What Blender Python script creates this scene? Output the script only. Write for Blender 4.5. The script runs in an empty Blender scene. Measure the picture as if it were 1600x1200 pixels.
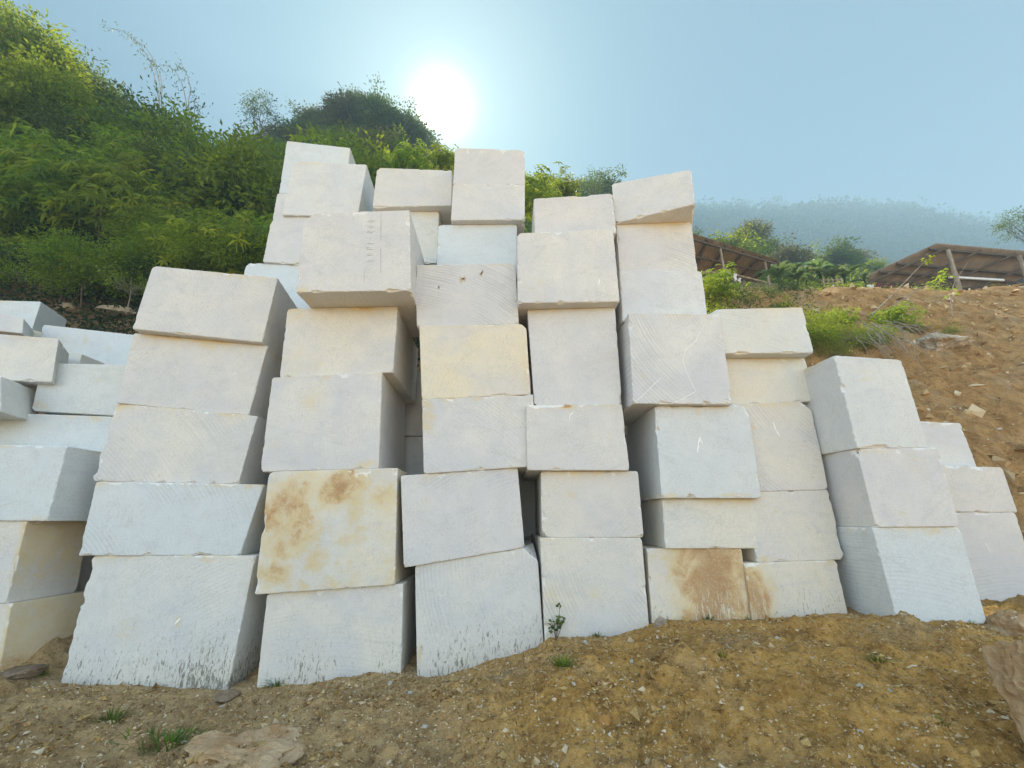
import bpy, math, random
import numpy as np
from mathutils import Vector, Matrix

random.seed(7)
RNG = np.random.default_rng(11)
SC = bpy.context.scene
COL = SC.collection
R = math.radians

# ------------------------------------------------------------------ camera
CZ = 1.65
TH = R(17.65)
FPX = 660.0
CT, ST = math.cos(TH), math.sin(TH)

def ray(px, py):
    u = (px - 800) / FPX; v = (py - 600) / FPX
    return (u, CT + v * ST, ST - v * CT)

def P(px, py, Y):
    """survey helper: photo pixel + distance -> world point"""
    dx, dy, dz = ray(px, py)
    return np.array([dx / dy * Y, Y, CZ + dz / dy * Y])

cam = bpy.data.cameras.new('camera'); camo = bpy.data.objects.new('camera', cam); COL.objects.link(camo)
camo.location = (0, 0, CZ); camo.rotation_euler = (R(90) + TH, 0, 0)
cam.sensor_width = 36; cam.lens = 36 * FPX / 1600; cam.clip_end = 2000; cam.clip_start = 0.05
SC.camera = camo

# ------------------------------------------------------------------ noise (numpy)
def _h(i, j, k, s):
    n = (i.astype(np.int64) * 374761393 + j.astype(np.int64) * 668265263 + k.astype(np.int64) * 2147483647 + s * 1274126177) & 0xffffffff
    n = ((n ^ (n >> 13)) * 1274126177) & 0xffffffff
    n = ((n ^ (n >> 16)) * 2246822519) & 0xffffffff
    return ((n ^ (n >> 15)) & 0xffff) / 32767.5 - 1.0

def vn(x, y, z=None, s=0):
    x = np.asarray(x, float); y = np.asarray(y, float)
    z = np.zeros_like(x) if z is None else np.asarray(z, float)
    i, j, k = np.floor(x), np.floor(y), np.floor(z)
    fx, fy, fz = x - i, y - j, z - k
    fx = fx * fx * (3 - 2 * fx); fy = fy * fy * (3 - 2 * fy); fz = fz * fz * (3 - 2 * fz)
    r = 0
    for a in (0, 1):
        for b in (0, 1):
            for c in (0, 1):
                w = (fx if a else 1 - fx) * (fy if b else 1 - fy) * (fz if c else 1 - fz)
                r = r + w * _h(i + a, j + b, k + c, s)
    return r

def fbm(x, y, z=None, s=0, o=4, g=0.5):
    r = 0; a = 1; f = 1
    for q in range(o):
        r = r + a * vn(np.asarray(x) * f + q * 17.3, np.asarray(y) * f - q * 9.1, None if z is None else np.asarray(z) * f, s + q)
        a *= g; f *= 2.03
    return r

def sst(a, b, x):
    t = np.clip((np.asarray(x, float) - a) / (b - a), 0, 1)
    return t * t * (3 - 2 * t)

# ------------------------------------------------------------------ mesh helpers
def mesh_np(name, V, F, mat, parent=None, attrs=None, smooth=False, face_sizes=None):
    """V (n,3); F (m,k) index array"""
    V = np.asarray(V, np.float32); F = np.asarray(F, np.int32)
    me = bpy.data.meshes.new(name)
    me.vertices.add(len(V)); me.vertices.foreach_set('co', V.ravel())
    m, k = F.shape
    me.loops.add(m * k); me.loops.foreach_set('vertex_index', F.ravel())
    me.polygons.add(m); me.polygons.foreach_set('loop_start', np.arange(0, m * k, k, dtype=np.int32))
    me.update(calc_edges=True)
    me.polygons.foreach_set('use_smooth', np.full(m, smooth))
    for an, av in (attrs or {}).items():
        at = me.attributes.new(an, 'FLOAT', 'POINT'); at.data.foreach_set('value', np.asarray(av, np.float32))
    if mat is not None: me.materials.append(mat)
    o = bpy.data.objects.new(name, me); COL.objects.link(o)
    if parent is not None: o.parent = parent
    return o

class MB:
    def __init__(s): s.v = []; s.f = []
    def add(s, vs, fs):
        b = len(s.v); s.v += [tuple(map(float, v)) for v in vs]; s.f += [tuple(b + i for i in f) for f in fs]
    def box(s, c, ex, ey, ez):
        c, ex, ey, ez = map(Vector, (c, ex, ey, ez))
        vs = [c + ex * a + ey * b + ez * d for a in (-.5, .5) for b in (-.5, .5) for d in (-.5, .5)]
        s.add(vs, [(0, 1, 3, 2), (4, 6, 7, 5), (0, 4, 5, 1), (2, 3, 7, 6), (0, 2, 6, 4), (1, 5, 7, 3)])
    def beam(s, p, q, w, h):
        p, q = Vector(p), Vector(q); d = q - p
        side = d.cross(Vector((0, 0, 1)))
        if side.length < 1e-4: side = Vector((1, 0, 0))
        side.normalize(); up = side.cross(d).normalized()
        s.box((p + q) / 2, d, side * w, up * h)
    def tube(s, pts, rad, n=7):
        pts = [Vector(p) for p in pts]; b = len(s.v)
        for i, p in enumerate(pts):
            d = (pts[min(i + 1, len(pts) - 1)] - pts[max(i - 1, 0)]).normalized()
            a = d.orthogonal().normalized() if i == 0 else (a0 - d * a0.dot(d)).normalized()
            a0 = a; c = d.cross(a); r = rad[i] if hasattr(rad, '__len__') else rad
            for k in range(n):
                t = 2 * math.pi * k / n; q = p + (a * math.cos(t) + c * math.sin(t)) * r; s.v.append(tuple(q))
        for i in range(len(pts) - 1):
            for k in range(n):
                s.f.append((b + i * n + k, b + i * n + (k + 1) % n, b + (i + 1) * n + (k + 1) % n, b + (i + 1) * n + k))
        s.f.append(tuple(b + k for k in range(n))[::-1]); e = b + (len(pts) - 1) * n; s.f.append(tuple(e + k for k in range(n)))
    def build(s, name, mat, parent=None, smooth=False):
        me = bpy.data.meshes.new(name); me.from_pydata(s.v, [], s.f); me.update()
        me.polygons.foreach_set('use_smooth', [smooth] * len(me.polygons))
        me.materials.append(mat); o = bpy.data.objects.new(name, me); COL.objects.link(o)
        if parent is not None: o.parent = parent
        return o

def tag(o, label=None, cat=None, group=None, kind=None):
    if label: o['label'] = label
    if cat: o['category'] = cat
    if group: o['group'] = group
    if kind: o['kind'] = kind
    return o

def empty(name, loc, rz=0, sc=1.0):
    e = bpy.data.objects.new(name, None); COL.objects.link(e); e.location = loc; e.rotation_euler = (0, 0, rz); e.scale = (sc,) * 3
    e.empty_display_size = .2
    return e

def copy_tree(o, parent=None):
    c = o.copy(); COL.objects.link(c); c.parent = parent
    for ch in list(o.children): copy_tree(ch, c)
    return c

# ------------------------------------------------------------------ materials
def nmat(name):
    m = bpy.data.materials.new(name); m.use_nodes = True; nt = m.node_tree; nt.nodes.clear()
    out = nt.nodes.new('ShaderNodeOutputMaterial')
    return m, nt, out

class NB:
    def __init__(s, nt): s.nt = nt
    def n(s, t, **kw):
        x = s.nt.nodes.new(t)
        for k, v in kw.items():
            if k in x.inputs.keys() if hasattr(x.inputs, 'keys') else False: x.inputs[k].default_value = v
            else: setattr(x, k, v)
        return x
    def link(s, a, b): s.nt.links.new(a, b)
    def val(s, sock, v):
        if isinstance(v, bpy.types.NodeSocket): s.link(v, sock)
        else: sock.default_value = v
    def math(s, op, a, b=None, c=None, clamp=False):
        x = s.nt.nodes.new('ShaderNodeMath'); x.operation = op; x.use_clamp = clamp
        s.val(x.inputs[0], a)
        if b is not None: s.val(x.inputs[1], b)
        if c is not None: s.val(x.inputs[2], c)
        return x.outputs[0]
    def vmath(s, op, a, b=None):
        x = s.nt.nodes.new('ShaderNodeVectorMath'); x.operation = op
        s.val(x.inputs[0], a)
        if b is not None: s.val(x.inputs[1], b)
        return x.outputs[0]
    def noise(s, vec, scale, detail=4, rough=.55, dist=0):
        x = s.nt.nodes.new('ShaderNodeTexNoise'); s.val(x.inputs['Vector'], vec)
        x.inputs['Scale'].default_value = scale; x.inputs['Detail'].default_value = detail
        x.inputs['Roughness'].default_value = rough; x.inputs['Distortion'].default_value = dist
        return x.outputs['Fac']
    def ramp(s, f, lo, hi):
        x = s.nt.nodes.new('ShaderNodeMapRange'); x.interpolation_type = 'SMOOTHSTEP'
        s.val(x.inputs[0], f); x.inputs[1].default_value = lo; x.inputs[2].default_value = hi
        return x.outputs[0]
    def mix(s, f, a, b, bt='MIX'):
        x = s.nt.nodes.new('ShaderNodeMix'); x.data_type = 'RGBA'; x.blend_type = bt
        s.val(x.inputs[0], f)
        for sk, v in ((x.inputs[6], a), (x.inputs[7], b)):
            if isinstance(v, tuple): v = v if len(v) == 4 else v + (1,)
            s.val(sk, v)
        return x.outputs[2]
    def attr(s, name, typ='GEOMETRY'):
        x = s.nt.nodes.new('ShaderNodeAttribute'); x.attribute_name = name; x.attribute_type = typ
        return x.outputs['Fac']
    def mapping(s, vec, scale=(1, 1, 1), rot=(0, 0, 0)):
        x = s.nt.nodes.new('ShaderNodeMapping'); s.val(x.inputs[0], vec)
        x.inputs['Scale'].default_value = scale; x.inputs['Rotation'].default_value = rot
        return x.outputs[0]
    def bump(s, h, strength, dist, normal=None):
        x = s.nt.nodes.new('ShaderNodeBump'); s.val(x.inputs['Height'], h)
        x.inputs['Strength'].default_value = strength; x.inputs['Distance'].default_value = dist
        if normal is not None: s.link(normal, x.inputs['Normal'])
        return x.outputs[0]
    def bsdf(s, col, rough=.8, normal=None, spec=.5):
        x = s.nt.nodes.new('ShaderNodeBsdfPrincipled')
        if isinstance(col, tuple): col = col if len(col) == 4 else col + (1,)
        s.val(x.inputs['Base Color'], col); s.val(x.inputs['Roughness'], rough)
        x.inputs['Specular IOR Level'].default_value = spec
        if normal is not None: s.link(normal, x.inputs['Normal'])
        return x.outputs[0]

def marble():
    m, nt, out = nmat('marble'); b = NB(nt)
    tc = nt.nodes.new('ShaderNodeTexCoord').outputs['Object']
    rnd = nt.nodes.new('ShaderNodeObjectInfo').outputs['Random']
    cx = nt.nodes.new('ShaderNodeCombineXYZ'); b.link(b.math('MULTIPLY', rnd, 57.0), cx.inputs[0]); b.link(b.math('MULTIPLY', rnd, 91.0), cx.inputs[2])
    v = b.vmath('ADD', tc, cx.outputs[0])
    big = b.noise(v, 1.3, 5, .6, .6)
    med = b.noise(v, 5, 5, .65)
    fine = b.noise(v, 70, 3, .7)
    grain = b.noise(v, 190, 2, .6); vert = b.noise(b.mapping(v, (60, 60, 17)), 1, 4, .7)
    col = b.mix(b.ramp(big, .33, .68), (.59, .59, .612), (.715, .69, .65))
    warm = b.attr('tint', 'OBJECT')
    tone = b.attr('tone', 'OBJECT')
    col = b.mix(b.ramp(warm, .14, 0.0), col, (.63, .69, .71), 'MIX') if False else b.mix(b.math('MULTIPLY', b.ramp(tone, .5, 1.0), .75), col, (.62, .675, .695))
    col = b.mix(b.math('MULTIPLY', b.ramp(tone, .5, 0.0), .5), col, (.62, .595, .585))
    col = b.mix(b.math('MULTIPLY', warm, b.ramp(big, .1, .75)), col, (.76, .66, .47))
    col = b.mix(b.math('MULTIPLY', b.ramp(b.noise(b.mapping(v, (1, 1, 2.2), (0, .6, 0)), 2.4, 6, .7, 1.2), .5, .75), .45), col, (.47, .48, .50))
    col = b.mix(b.math('MULTIPLY', b.ramp(fine, .42, .72), b.math('MULTIPLY', b.ramp(med, .3, .65), .52)), col, (.40, .385, .35))
    col = b.mix(b.math('MULTIPLY', b.ramp(b.noise(v, 34, 4, .75), .52, .72), .30), col, (.45, .44, .42))
    col = b.mix(b.math('MULTIPLY', b.ramp(vert, .50, .70), b.math('MULTIPLY', b.ramp(big, .3, .7), .30)), col, (.38, .37, .345))
    col = b.mix(b.math('MULTIPLY', b.ramp(grain, .52, .75), .30), col, (.86, .85, .82))
    vm = nt.nodes.new('ShaderNodeTexVoronoi'); vm.feature = 'DISTANCE_TO_EDGE'; vm.inputs['Scale'].default_value = .9
    b.link(b.vmath('ADD', v, b.mapping(v, (.0, .0, .0))), vm.inputs['Vector'])
    # arcs left by the saw, centre well outside each block
    sx = nt.nodes.new('ShaderNodeSeparateXYZ'); b.link(tc, sx.inputs[0])
    ax = b.math('ADD', sx.outputs[0], b.attr('saw_x', 'OBJECT')); az = b.math('ADD', sx.outputs[2], b.attr('saw_z', 'OBJECT'))
    rad = b.math('SQRT', b.math('ADD', b.math('MULTIPLY', ax, ax), b.math('MULTIPLY', az, az)))
    rad = b.math('ADD', rad, b.math('MULTIPLY', big, .05))
    cxx = nt.nodes.new('ShaderNodeCombineXYZ'); b.link(rad, cxx.inputs[0])
    line = b.math('ADD', b.math('MULTIPLY', b.math('SINE', b.math('ADD', b.math('MULTIPLY', rad, 150.0), b.math('MULTIPLY', b.noise(cxx.outputs[0], 9, 3, .8), 16.0))), .28), b.math('MULTIPLY', b.noise(cxx.outputs[0], 30, 3, .8), 1.05))
    mask = b.math('MULTIPLY', b.ramp(b.noise(v, 1.5, 3), .42, .64), b.attr('saw', 'OBJECT'))
    lines = b.math('MULTIPLY', b.ramp(line, .50, .78), mask)
    col = b.mix(b.math('MULTIPLY', lines, .42), col, (.40, .40, .40))
    # brown wash and patches, plus shade painted along the top seams
    st = b.attr('stain')
    sn = b.math('ADD', b.noise(v, 7, 7, .75, .8), b.math('MULTIPLY', b.noise(v, 40, 3, .7), .25))
    sm = b.ramp(b.math('ADD', st, b.math('MULTIPLY', b.math('SUBTRACT', sn, .62), 2.3)), .3, .85)
    sm = b.math('MULTIPLY', sm, b.ramp(st, .0, .25))
    scol = b.mix(b.ramp(b.noise(v, 5, 6, .75, .6), .35, .65), (.44, .225, .07), (.64, .50, .27))
    scol = b.mix(b.ramp(st, .62, .95), b.mix(b.ramp(big, .3, .7), (.62, .50, .28), (.70, .60, .40)), scol)
    scol = b.mix(b.ramp(st, 1.0, 1.25), scol, (.34, .185, .065))
    scol = b.mix(b.math('MULTIPLY', b.ramp(fine, .5, .7), .4), scol, (.74, .66, .52))
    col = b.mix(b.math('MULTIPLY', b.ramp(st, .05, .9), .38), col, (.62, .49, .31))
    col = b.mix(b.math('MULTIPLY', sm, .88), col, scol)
    # pale drip streaks through the brown wash
    dr = b.ramp(b.noise(b.mapping(v, (34, 34, 5.5)), 1, 5, .75), .53, .60)
    col = b.mix(b.math('MULTIPLY', dr, b.attr('drip')), col, (.66, .60, .50))
    # dark grime streaks climbing from the soil
    dk = b.noise(b.mapping(v, (42, 42, 12)), 1, 5, .75, .7)
    dt = b.attr('dirt')
    dm = b.ramp(b.math('ADD', dk, b.math('MULTIPLY', dt, .175)), .60, .70)
    col = b.mix(b.math('MULTIPLY', b.ramp(dt, 0, .9), .35), col, (.62, .55, .38))
    dm = b.math('MULTIPLY', dm, b.ramp(dt, 0, .3))
    col = b.mix(b.math('MULTIPLY', dm, .8), col, (.135, .12, .085))
    # fresh broken stone along the chipped arrises
    ch = b.attr('chip')
    col = b.mix(b.math('MULTIPLY', b.ramp(ch, .15, .7), .65), col, (.80, .78, .75))
    # small rust freckles
    fr = b.ramp(b.noise(v, 16, 3, .6), .735, .775)
    col = b.mix(b.math('MULTIPLY', fr, .55), col, (.46, .36, .19))
    h = b.math('ADD', b.math('MULTIPLY', fine, .6), b.math('ADD', b.math('MULTIPLY', lines, -.8), b.math('MULTIPLY', med, 1.2)))
    nrm = b.bump(h, .5, .006)

    b.link(b.bsdf(col, .72, nrm, .3), out.inputs[0])
    return m

def soil():
    m, nt, out = nmat('soil'); b = NB(nt)
    g = nt.nodes.new('ShaderNodeNewGeometry').outputs['Position']
    n1 = b.noise(g, .55, 6, .6, .5); n2 = b.noise(g, 3.2, 8, .7, .4); n3 = b.noise(g, 22, 6, .75); n4 = b.noise(g, 90, 3, .7)
    sx = nt.nodes.new('ShaderNodeSeparateXYZ'); b.link(g, sx.inputs[0])
    ochre = b.mix(b.ramp(n2, .3, .72), (.40, .215, .055), (.82, .47, .13))
    grey = b.mix(b.ramp(n2, .3, .7), (.42, .26, .11), (.72, .50, .25))
    gm = b.ramp(b.math('ADD', b.math('MULTIPLY', sx.outputs[0], -.16), b.math('ADD', n1, .0)), .30, .75)
    col = b.mix(gm, ochre, grey)
    col = b.mix(b.math('MULTIPLY', b.ramp(n1, .6, .8), .6), col, (.72, .35, .065))
    col = b.mix(b.math('MULTIPLY', b.ramp(n3, .5, .68), .65), col, (.76, .52, .23))
    col = b.mix(b.math('MULTIPLY', b.ramp(n3, .5, .32), .6), col, (.10, .055, .018))
    grit = b.math('MULTIPLY', b.ramp(n4, .60, .68), b.ramp(b.noise(g, 5, 3), .4, .62))
    col = b.mix(b.math('MULTIPLY', grit, .75), col, (.60, .54, .42))
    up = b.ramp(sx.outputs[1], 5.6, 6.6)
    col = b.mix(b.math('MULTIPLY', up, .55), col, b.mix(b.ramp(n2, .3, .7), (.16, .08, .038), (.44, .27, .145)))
    dust = b.math('MULTIPLY', b.ramp(b.noise(g, 1.1, 5, .7), .5, .7), .45)
    col = b.mix(dust, col, b.mix(n3, (.34, .24, .12), (.62, .52, .36)))
    # leaf litter and weeds up on the overgrown ground behind
    far = b.ramp(b.math('ADD', sx.outputs[1], b.math('MULTIPLY', b.ramp(sx.outputs[0], 2.0, -3.0), 3.9)), 12.6, 14.5)
    bare = b.ramp(sx.outputs[0], 5.2, 8.5)
    nearfar = b.ramp(sx.outputs[1], 19, 26)
    grass = b.mix(b.ramp(sx.outputs[0], -1.0, 1.0), b.mix(n2, (.018, .012, .006), (.055, .034, .016)), b.mix(b.ramp(n2, .35, .7), (.035, .045, .015), (.10, .11, .035)))
    gfac = b.math('MULTIPLY', far, b.math('MAXIMUM', b.math('SUBTRACT', 1.0, bare), nearfar))
    col = b.mix(gfac, col, grass)
    h = b.math('ADD', b.math('MULTIPLY', n3, 1.0), b.math('ADD', b.math('MULTIPLY', n4, .35), b.math('MULTIPLY', n2, 1.5)))
    b.link(b.bsdf(col, .95, b.bump(h, 1.0, .05), .15), out.inputs[0])
    return m

def rockmat(name, c1, c2, c3, sc=3.0, vein=.5):
    m, nt, out = nmat(name); b = NB(nt)
    tc = nt.nodes.new('ShaderNodeTexCoord').outputs['Object']
    n1 = b.noise(tc, sc, 7, .7, .6); n2 = b.noise(tc, sc * 9, 6, .7); n3 = b.noise(b.mapping(tc, (1, 1, 3), (.5, .3, 0)), sc * 1.1, 5, .6, 1.5)
    col = b.mix(b.ramp(n1, .35, .65), c1, c2)
    col = b.mix(b.math('MULTIPLY', b.ramp(n3, 1 - vein, 1.04 - vein), .85), col, c3)
    col = b.mix(b.math('MULTIPLY', b.ramp(n2, .55, .7), .5), col, tuple(x * .55 for x in c1))
    b.link(b.bsdf(col, .85, b.bump(b.math('ADD', n2, b.math('MULTIPLY', n1, 2)), .8, .03), .2), out.inputs[0])
    return m

def leafmat(name, dark, light, yellow, trans=.45, yfac=.35, spec=.35, rough=.55):
    m, nt, out = nmat(name); b = NB(nt)
    lv = b.attr('lv'); rnd = nt.nodes.new('ShaderNodeObjectInfo').outputs['Random']
    col = b.mix(b.ramp(lv, 0, .8), dark, light)
    col = b.mix(b.math('MULTIPLY', b.ramp(lv, .72, 1.0), yfac), col, yellow)
    hs = nt.nodes.new('ShaderNodeHueSaturation'); b.link(col, hs.inputs['Color'])
    b.link(b.math('ADD', b.math('MULTIPLY', rnd, .06), .47), hs.inputs['Hue'])
    b.link(b.math('ADD', b.math('MULTIPLY', b.math('FRACT', b.math('MULTIPLY', rnd, 7.3)), .6), .72), hs.inputs['Value'])
    d = b.bsdf(hs.outputs[0], rough, None, spec)
    t = nt.nodes.new('ShaderNodeBsdfTranslucent')
    b.link(b.mix(.5, hs.outputs[0], yellow), t.inputs[0])
    mx = nt.nodes.new('ShaderNodeMixShader'); mx.inputs[0].default_value = trans
    b.link(d, mx.inputs[1]); b.link(t.outputs[0], mx.inputs[2]); b.link(mx.outputs[0], out.inputs[0])
    return m

def plain(name, c1, c2, sc=6, rough=.8, stretch=(1, 1, 1), metal=0):
    m, nt, out = nmat(name); b = NB(nt)
    tc = nt.nodes.new('ShaderNodeTexCoord').outputs['Object']
    n = b.noise(b.mapping(tc, stretch), sc, 6, .65)
    col = b.mix(b.ramp(n, .3, .7), c1, c2)
    b.link(b.bsdf(col, rough, b.bump(n, .4, .01), .3), out.inputs[0])
    return m

M = dict(
    marble=marble(), soil=soil(),
    rock=rockmat('tan_rock', (.42, .255, .12), (.56, .42, .26), (.78, .74, .68), 2.6, .36),
    rockdark=rockmat('brown_rock', (.20, .14, .09), (.38, .29, .19), (.55, .47, .36), 3, .40),
    rockgrey=rockmat('grey_rock', (.33, .27, .20), (.52, .45, .35), (.70, .66, .58), 3, .42),
    chip=rockmat('white_chip', (.62, .57, .48), (.78, .73, .65), (.5, .42, .3), 12, .35),
    chalk=plain('chalk', (.86, .86, .84), (.95, .95, .93), 60),
    pencil=plain('pencil', (.20, .19, .18), (.36, .35, .33), 90),
    ochrepaint=plain('ochre_paint', (.45, .32, .12), (.62, .50, .27), 60),
    bark=plain('bark', (.07, .055, .04), (.17, .14, .10), 8, .9, (1, 1, .25)),
    twig=plain('twig', (.22, .19, .15), (.40, .36, .30), 10, .9),
    wood=plain('weathered_wood', (.19, .15, .11), (.36, .30, .23), 9, .85, (1, 1, .3)),
    dwood=plain('dark_timber', (.06, .045, .035), (.12, .09, .065), 9, .85),
    roof=plain('roof_sheet', (.17, .125, .085), (.27, .21, .15), 2.2, .6),
    maroon=plain('maroon_sheet', (.10, .012, .015), (.15, .02, .022), 3, .6),
    darkwall=plain('dark_boards', (.04, .04, .042), (.075, .072, .07), 4, .8),
    pale=plain('pale_metal', (.55, .58, .60), (.70, .72, .73), 5, .45),
    cloth=plain('white_cloth', (.60, .60, .60), (.78, .78, .78), 9, .9),
    leaf_a=leafmat('leaves_mid', (.028, .070, .010), (.125, .235, .022), (.50, .52, .03), .55, .5),
    leaf_b=leafmat('leaves_bright', (.06, .14, .010), (.19, .30, .022), (.52, .52, .04), .55, .7),
    leaf_c=leafmat('leaves_dark', (.022, .055, .014), (.075, .14, .028), (.28, .32, .05), .42, .4),
    leaf_d=leafmat('leaves_dull', (.055, .062, .026), (.13, .14, .05), (.26, .23, .09), .45, .5),
    leaf_e=leafmat('leaves_banana', (.050, .105, .030), (.105, .19, .055), (.28, .32, .10), .45, .3),
    leaf_f=leafmat('leaves_shaded', (.008, .018, .005), (.025, .05, .010), (.07, .08, .02), .3, .3),  # undergrowth colour darkened to paint shade into the hillside gaps
    leaf_g=leafmat('leaves_distant', (.018, .040, .014), (.060, .095, .035), (.12, .13, .05), .2, .3, spec=0.0, rough=.9),
    grass=leafmat('grass_blades', (.055, .11, .012), (.125, .22, .022), (.32, .36, .05), .35, .4),
    straw=leafmat('dry_straw', (.10, .08, .045), (.19, .155, .09), (.30, .25, .14), .3, .4),
)

# ------------------------------------------------------------------ terrain
BX = [-40, -6.0, -5.1, -4.75, -2.9, -2.5, -1.6, -.75, .25, .4, 1.15, 1.62, 1.85, 3.6, 4.0, 4.8, 6.5, 9, 40]
BZ = [-1.35, -1.40, -1.46, -1.60, -1.66, -1.60, -1.53, -1.53, -1.29, -1.20, -1.17, -1.02, -1.03, -.97, -.99, -1.0, -.95, -.9, -.9]
AZC = [-4, -1.2, -.95, -.85, -.76, -.66, -.6, -.483, -.4, -.313, -.19, -.05, .11, .28, .45, .6, 1.0, 1.4, 2.2, 6]
SCC = [.7, .8, .84, .88, .95, 1.02, 1.04, 1.14, 1.10, 1.02, .88, .83, .81, .78, .64, .597, .587, .575, .50, .2]
AZF = [-6, -.2, .3, .52, .75, .98, 1.25, 1.42, 2, 5]
FSC = [.3, .6, .78, .80, .79, .785, .745, .725, .66, .3]
YR, YF = 50.0, 300.0

def H(x, y):
    """ground height, real metres (camera at CZ)"""
    x = np.asarray(x, float); y = np.asarray(y, float)
    B = np.interp(x, BX, BZ)
    s = sst(0, 1, (5.0 - y) / 3.6)
    z = B * (1 - s) + (-1.66) * s
    # soft mounds in front
    z = z + .10 * np.exp(-(((x - 1.6) / 1.0) ** 2 + ((y - 3.9) / .5) ** 2)) + .08 * np.exp(-(((x + .1) / .7) ** 2 + ((y - 4.1) / .4) ** 2))
    z = z - .07 * np.exp(-(((x + 2.1) / .35) ** 2 + ((y - 4.5) / .5) ** 2))
    pl = np.interp(y, [6.9, 7.9, 9.2, 10.6, 12], [0, 1, 1.06, 1.58, 1.82]) * 4.45
    pla = np.interp(y, [5.0, 6.6, 7.6, 9.2, 10.6, 12], [0.0, .12, 1.0, 1.06, 1.58, 1.82]) * 4.45
    ll = sst(-4.7, -5.0, x)
    pl = pl * (1 - ll) + pla * ll
    pr = np.interp(y, [6.1, 12], [0, 7.95]); pr = pr + .35 * np.sin(np.clip((y - 6.1) / 5.9, 0, 1) * math.pi)
    w = sst(2.6, 4.6, x)
    z = z + pl * (1 - w) + pr * w
    # beyond the bank
    yy = np.maximum(y, 12.0); az = x / yy
    z12 = 6.45 * (1 - w) + 6.92 * w
    Sr = np.interp(az, AZC, SCC); t = (yy - 12) / (YR - 12)
    zr = Sr * YR
    hc = z12 + (zr - z12) * np.clip(t, 0, 1)
    yp = np.array([YR, 75, 115, YF, 260, 600]); F = np.interp(az, AZF, FSC)
    hb = np.where(yy < 75, zr + (np.minimum(.55, F * .8) * 75 - zr) * (yy - YR) / 25,
         np.where(yy < 115, 75 * np.minimum(.55, F * .8) + (115 * .62 * F - 75 * np.minimum(.55, F * .8)) * (yy - 75) / 40,
         np.where(yy < YF, 115 * .62 * F + (YF * F - 115 * .62 * F) * sst(115, YF + 12, yy) / .96, YF * F * np.maximum(0, 1 - (yy - YF) / 260))))
    hc = np.where(yy > YR, hb, hc)
    xn = np.minimum(0, x + 5.5)
    hn = 5.2 - .66 * xn + .50 * np.clip(yy - 10, 0, 8) - .9 * np.clip(yy - 22, 0, 60)
    hn = np.minimum(hn, 31)
    hill = np.maximum(hc, hn - CZ) + CZ
    z = z + CZ
    lq = sst(-5, -9, x)
    q = sst(0, 1, (y - (11.0 - 2.6 * lq)) / (2.0 + 3.2 * lq))
    z = z * (1 - q) + hill * q
    # behind the camera: gentle yard
    return z

def Hn(x, y):
    z = H(x, y)
    near = 1 - sst(9, 16, y)
    slope = sst(6, 8, y)
    d = .05 * fbm(x * 1.3, y * 1.3, s=3, o=3) + .035 * fbm(x * 5, y * 5, s=9, o=3, g=.6)
    ridg = 1 - np.abs(fbm(x * 3.2, y * 2.6, s=21, o=3))
    d = d + .05 * ridg + .022 * fbm(x * 13, y * 13, s=31, o=3, g=.75)
    onfront = sst(5.05, 4.9, y) + (y >= 5.05) * .9 * sst(5.4, 6.2, y)
    calm = np.maximum(.25, 1 - np.exp(-((y - 4.95) / .22) ** 2))
    d = d * calm
    gul = .20 * fbm(x * 1.1 + y * .35, y * .35, s=41, o=4) + .11 * fbm(x * 3.5, y * 3, s=47, o=4, g=.6)
    d = d + gul * slope
    far = sst(14, 30, y)
    return z + d * near + far * (.5 * fbm(x * .2, y * .2, s=51, o=3)) + sst(120, 250, y) * 7 * fbm(x * .022, y * .022, s=57, o=4)

def axis(lo, a, b, step, hi, g=1.1, mid=None):
    c = list(np.arange(a, b, step)) if mid is None else list(mid)
    s = step
    v = c[-1]
    s = c[-1] - c[-2]
    while v < hi: s *= g; v += s; c.append(min(v, hi))
    v = c[0]; s = c[1] - c[0]; pre = []
    while v > lo: s *= g; v -= s; pre.append(max(v, lo))
    return np.array(pre[::-1] + c)

gx = axis(-160, -5.6, 7.2, .03, 640, 1.06)
gy = axis(-90, 0, 0, 0, 420, 1.07, mid=list(np.arange(2.2, 5.4, .024)) + list(np.arange(5.4, 13, .065)))
X, Y = np.meshgrid(gx, gy)
Z = Hn(X, Y)
nx, ny = len(gx), len(gy)
idx = np.arange(nx * ny).reshape(ny, nx)
F = np.stack([idx[:-1, :-1], idx[:-1, 1:], idx[1:, 1:], idx[1:, :-1]], -1).reshape(-1, 4)
g = mesh_np('ground', np.stack([X, Y, Z], -1).reshape(-1, 3), F, M['soil'], smooth=True)
tag(g, 'ochre clay ground and cut bank around the stacked blocks', kind='structure')

def hz(x, y): return float(Hn(np.array([x]), np.array([y]))[0])

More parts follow.
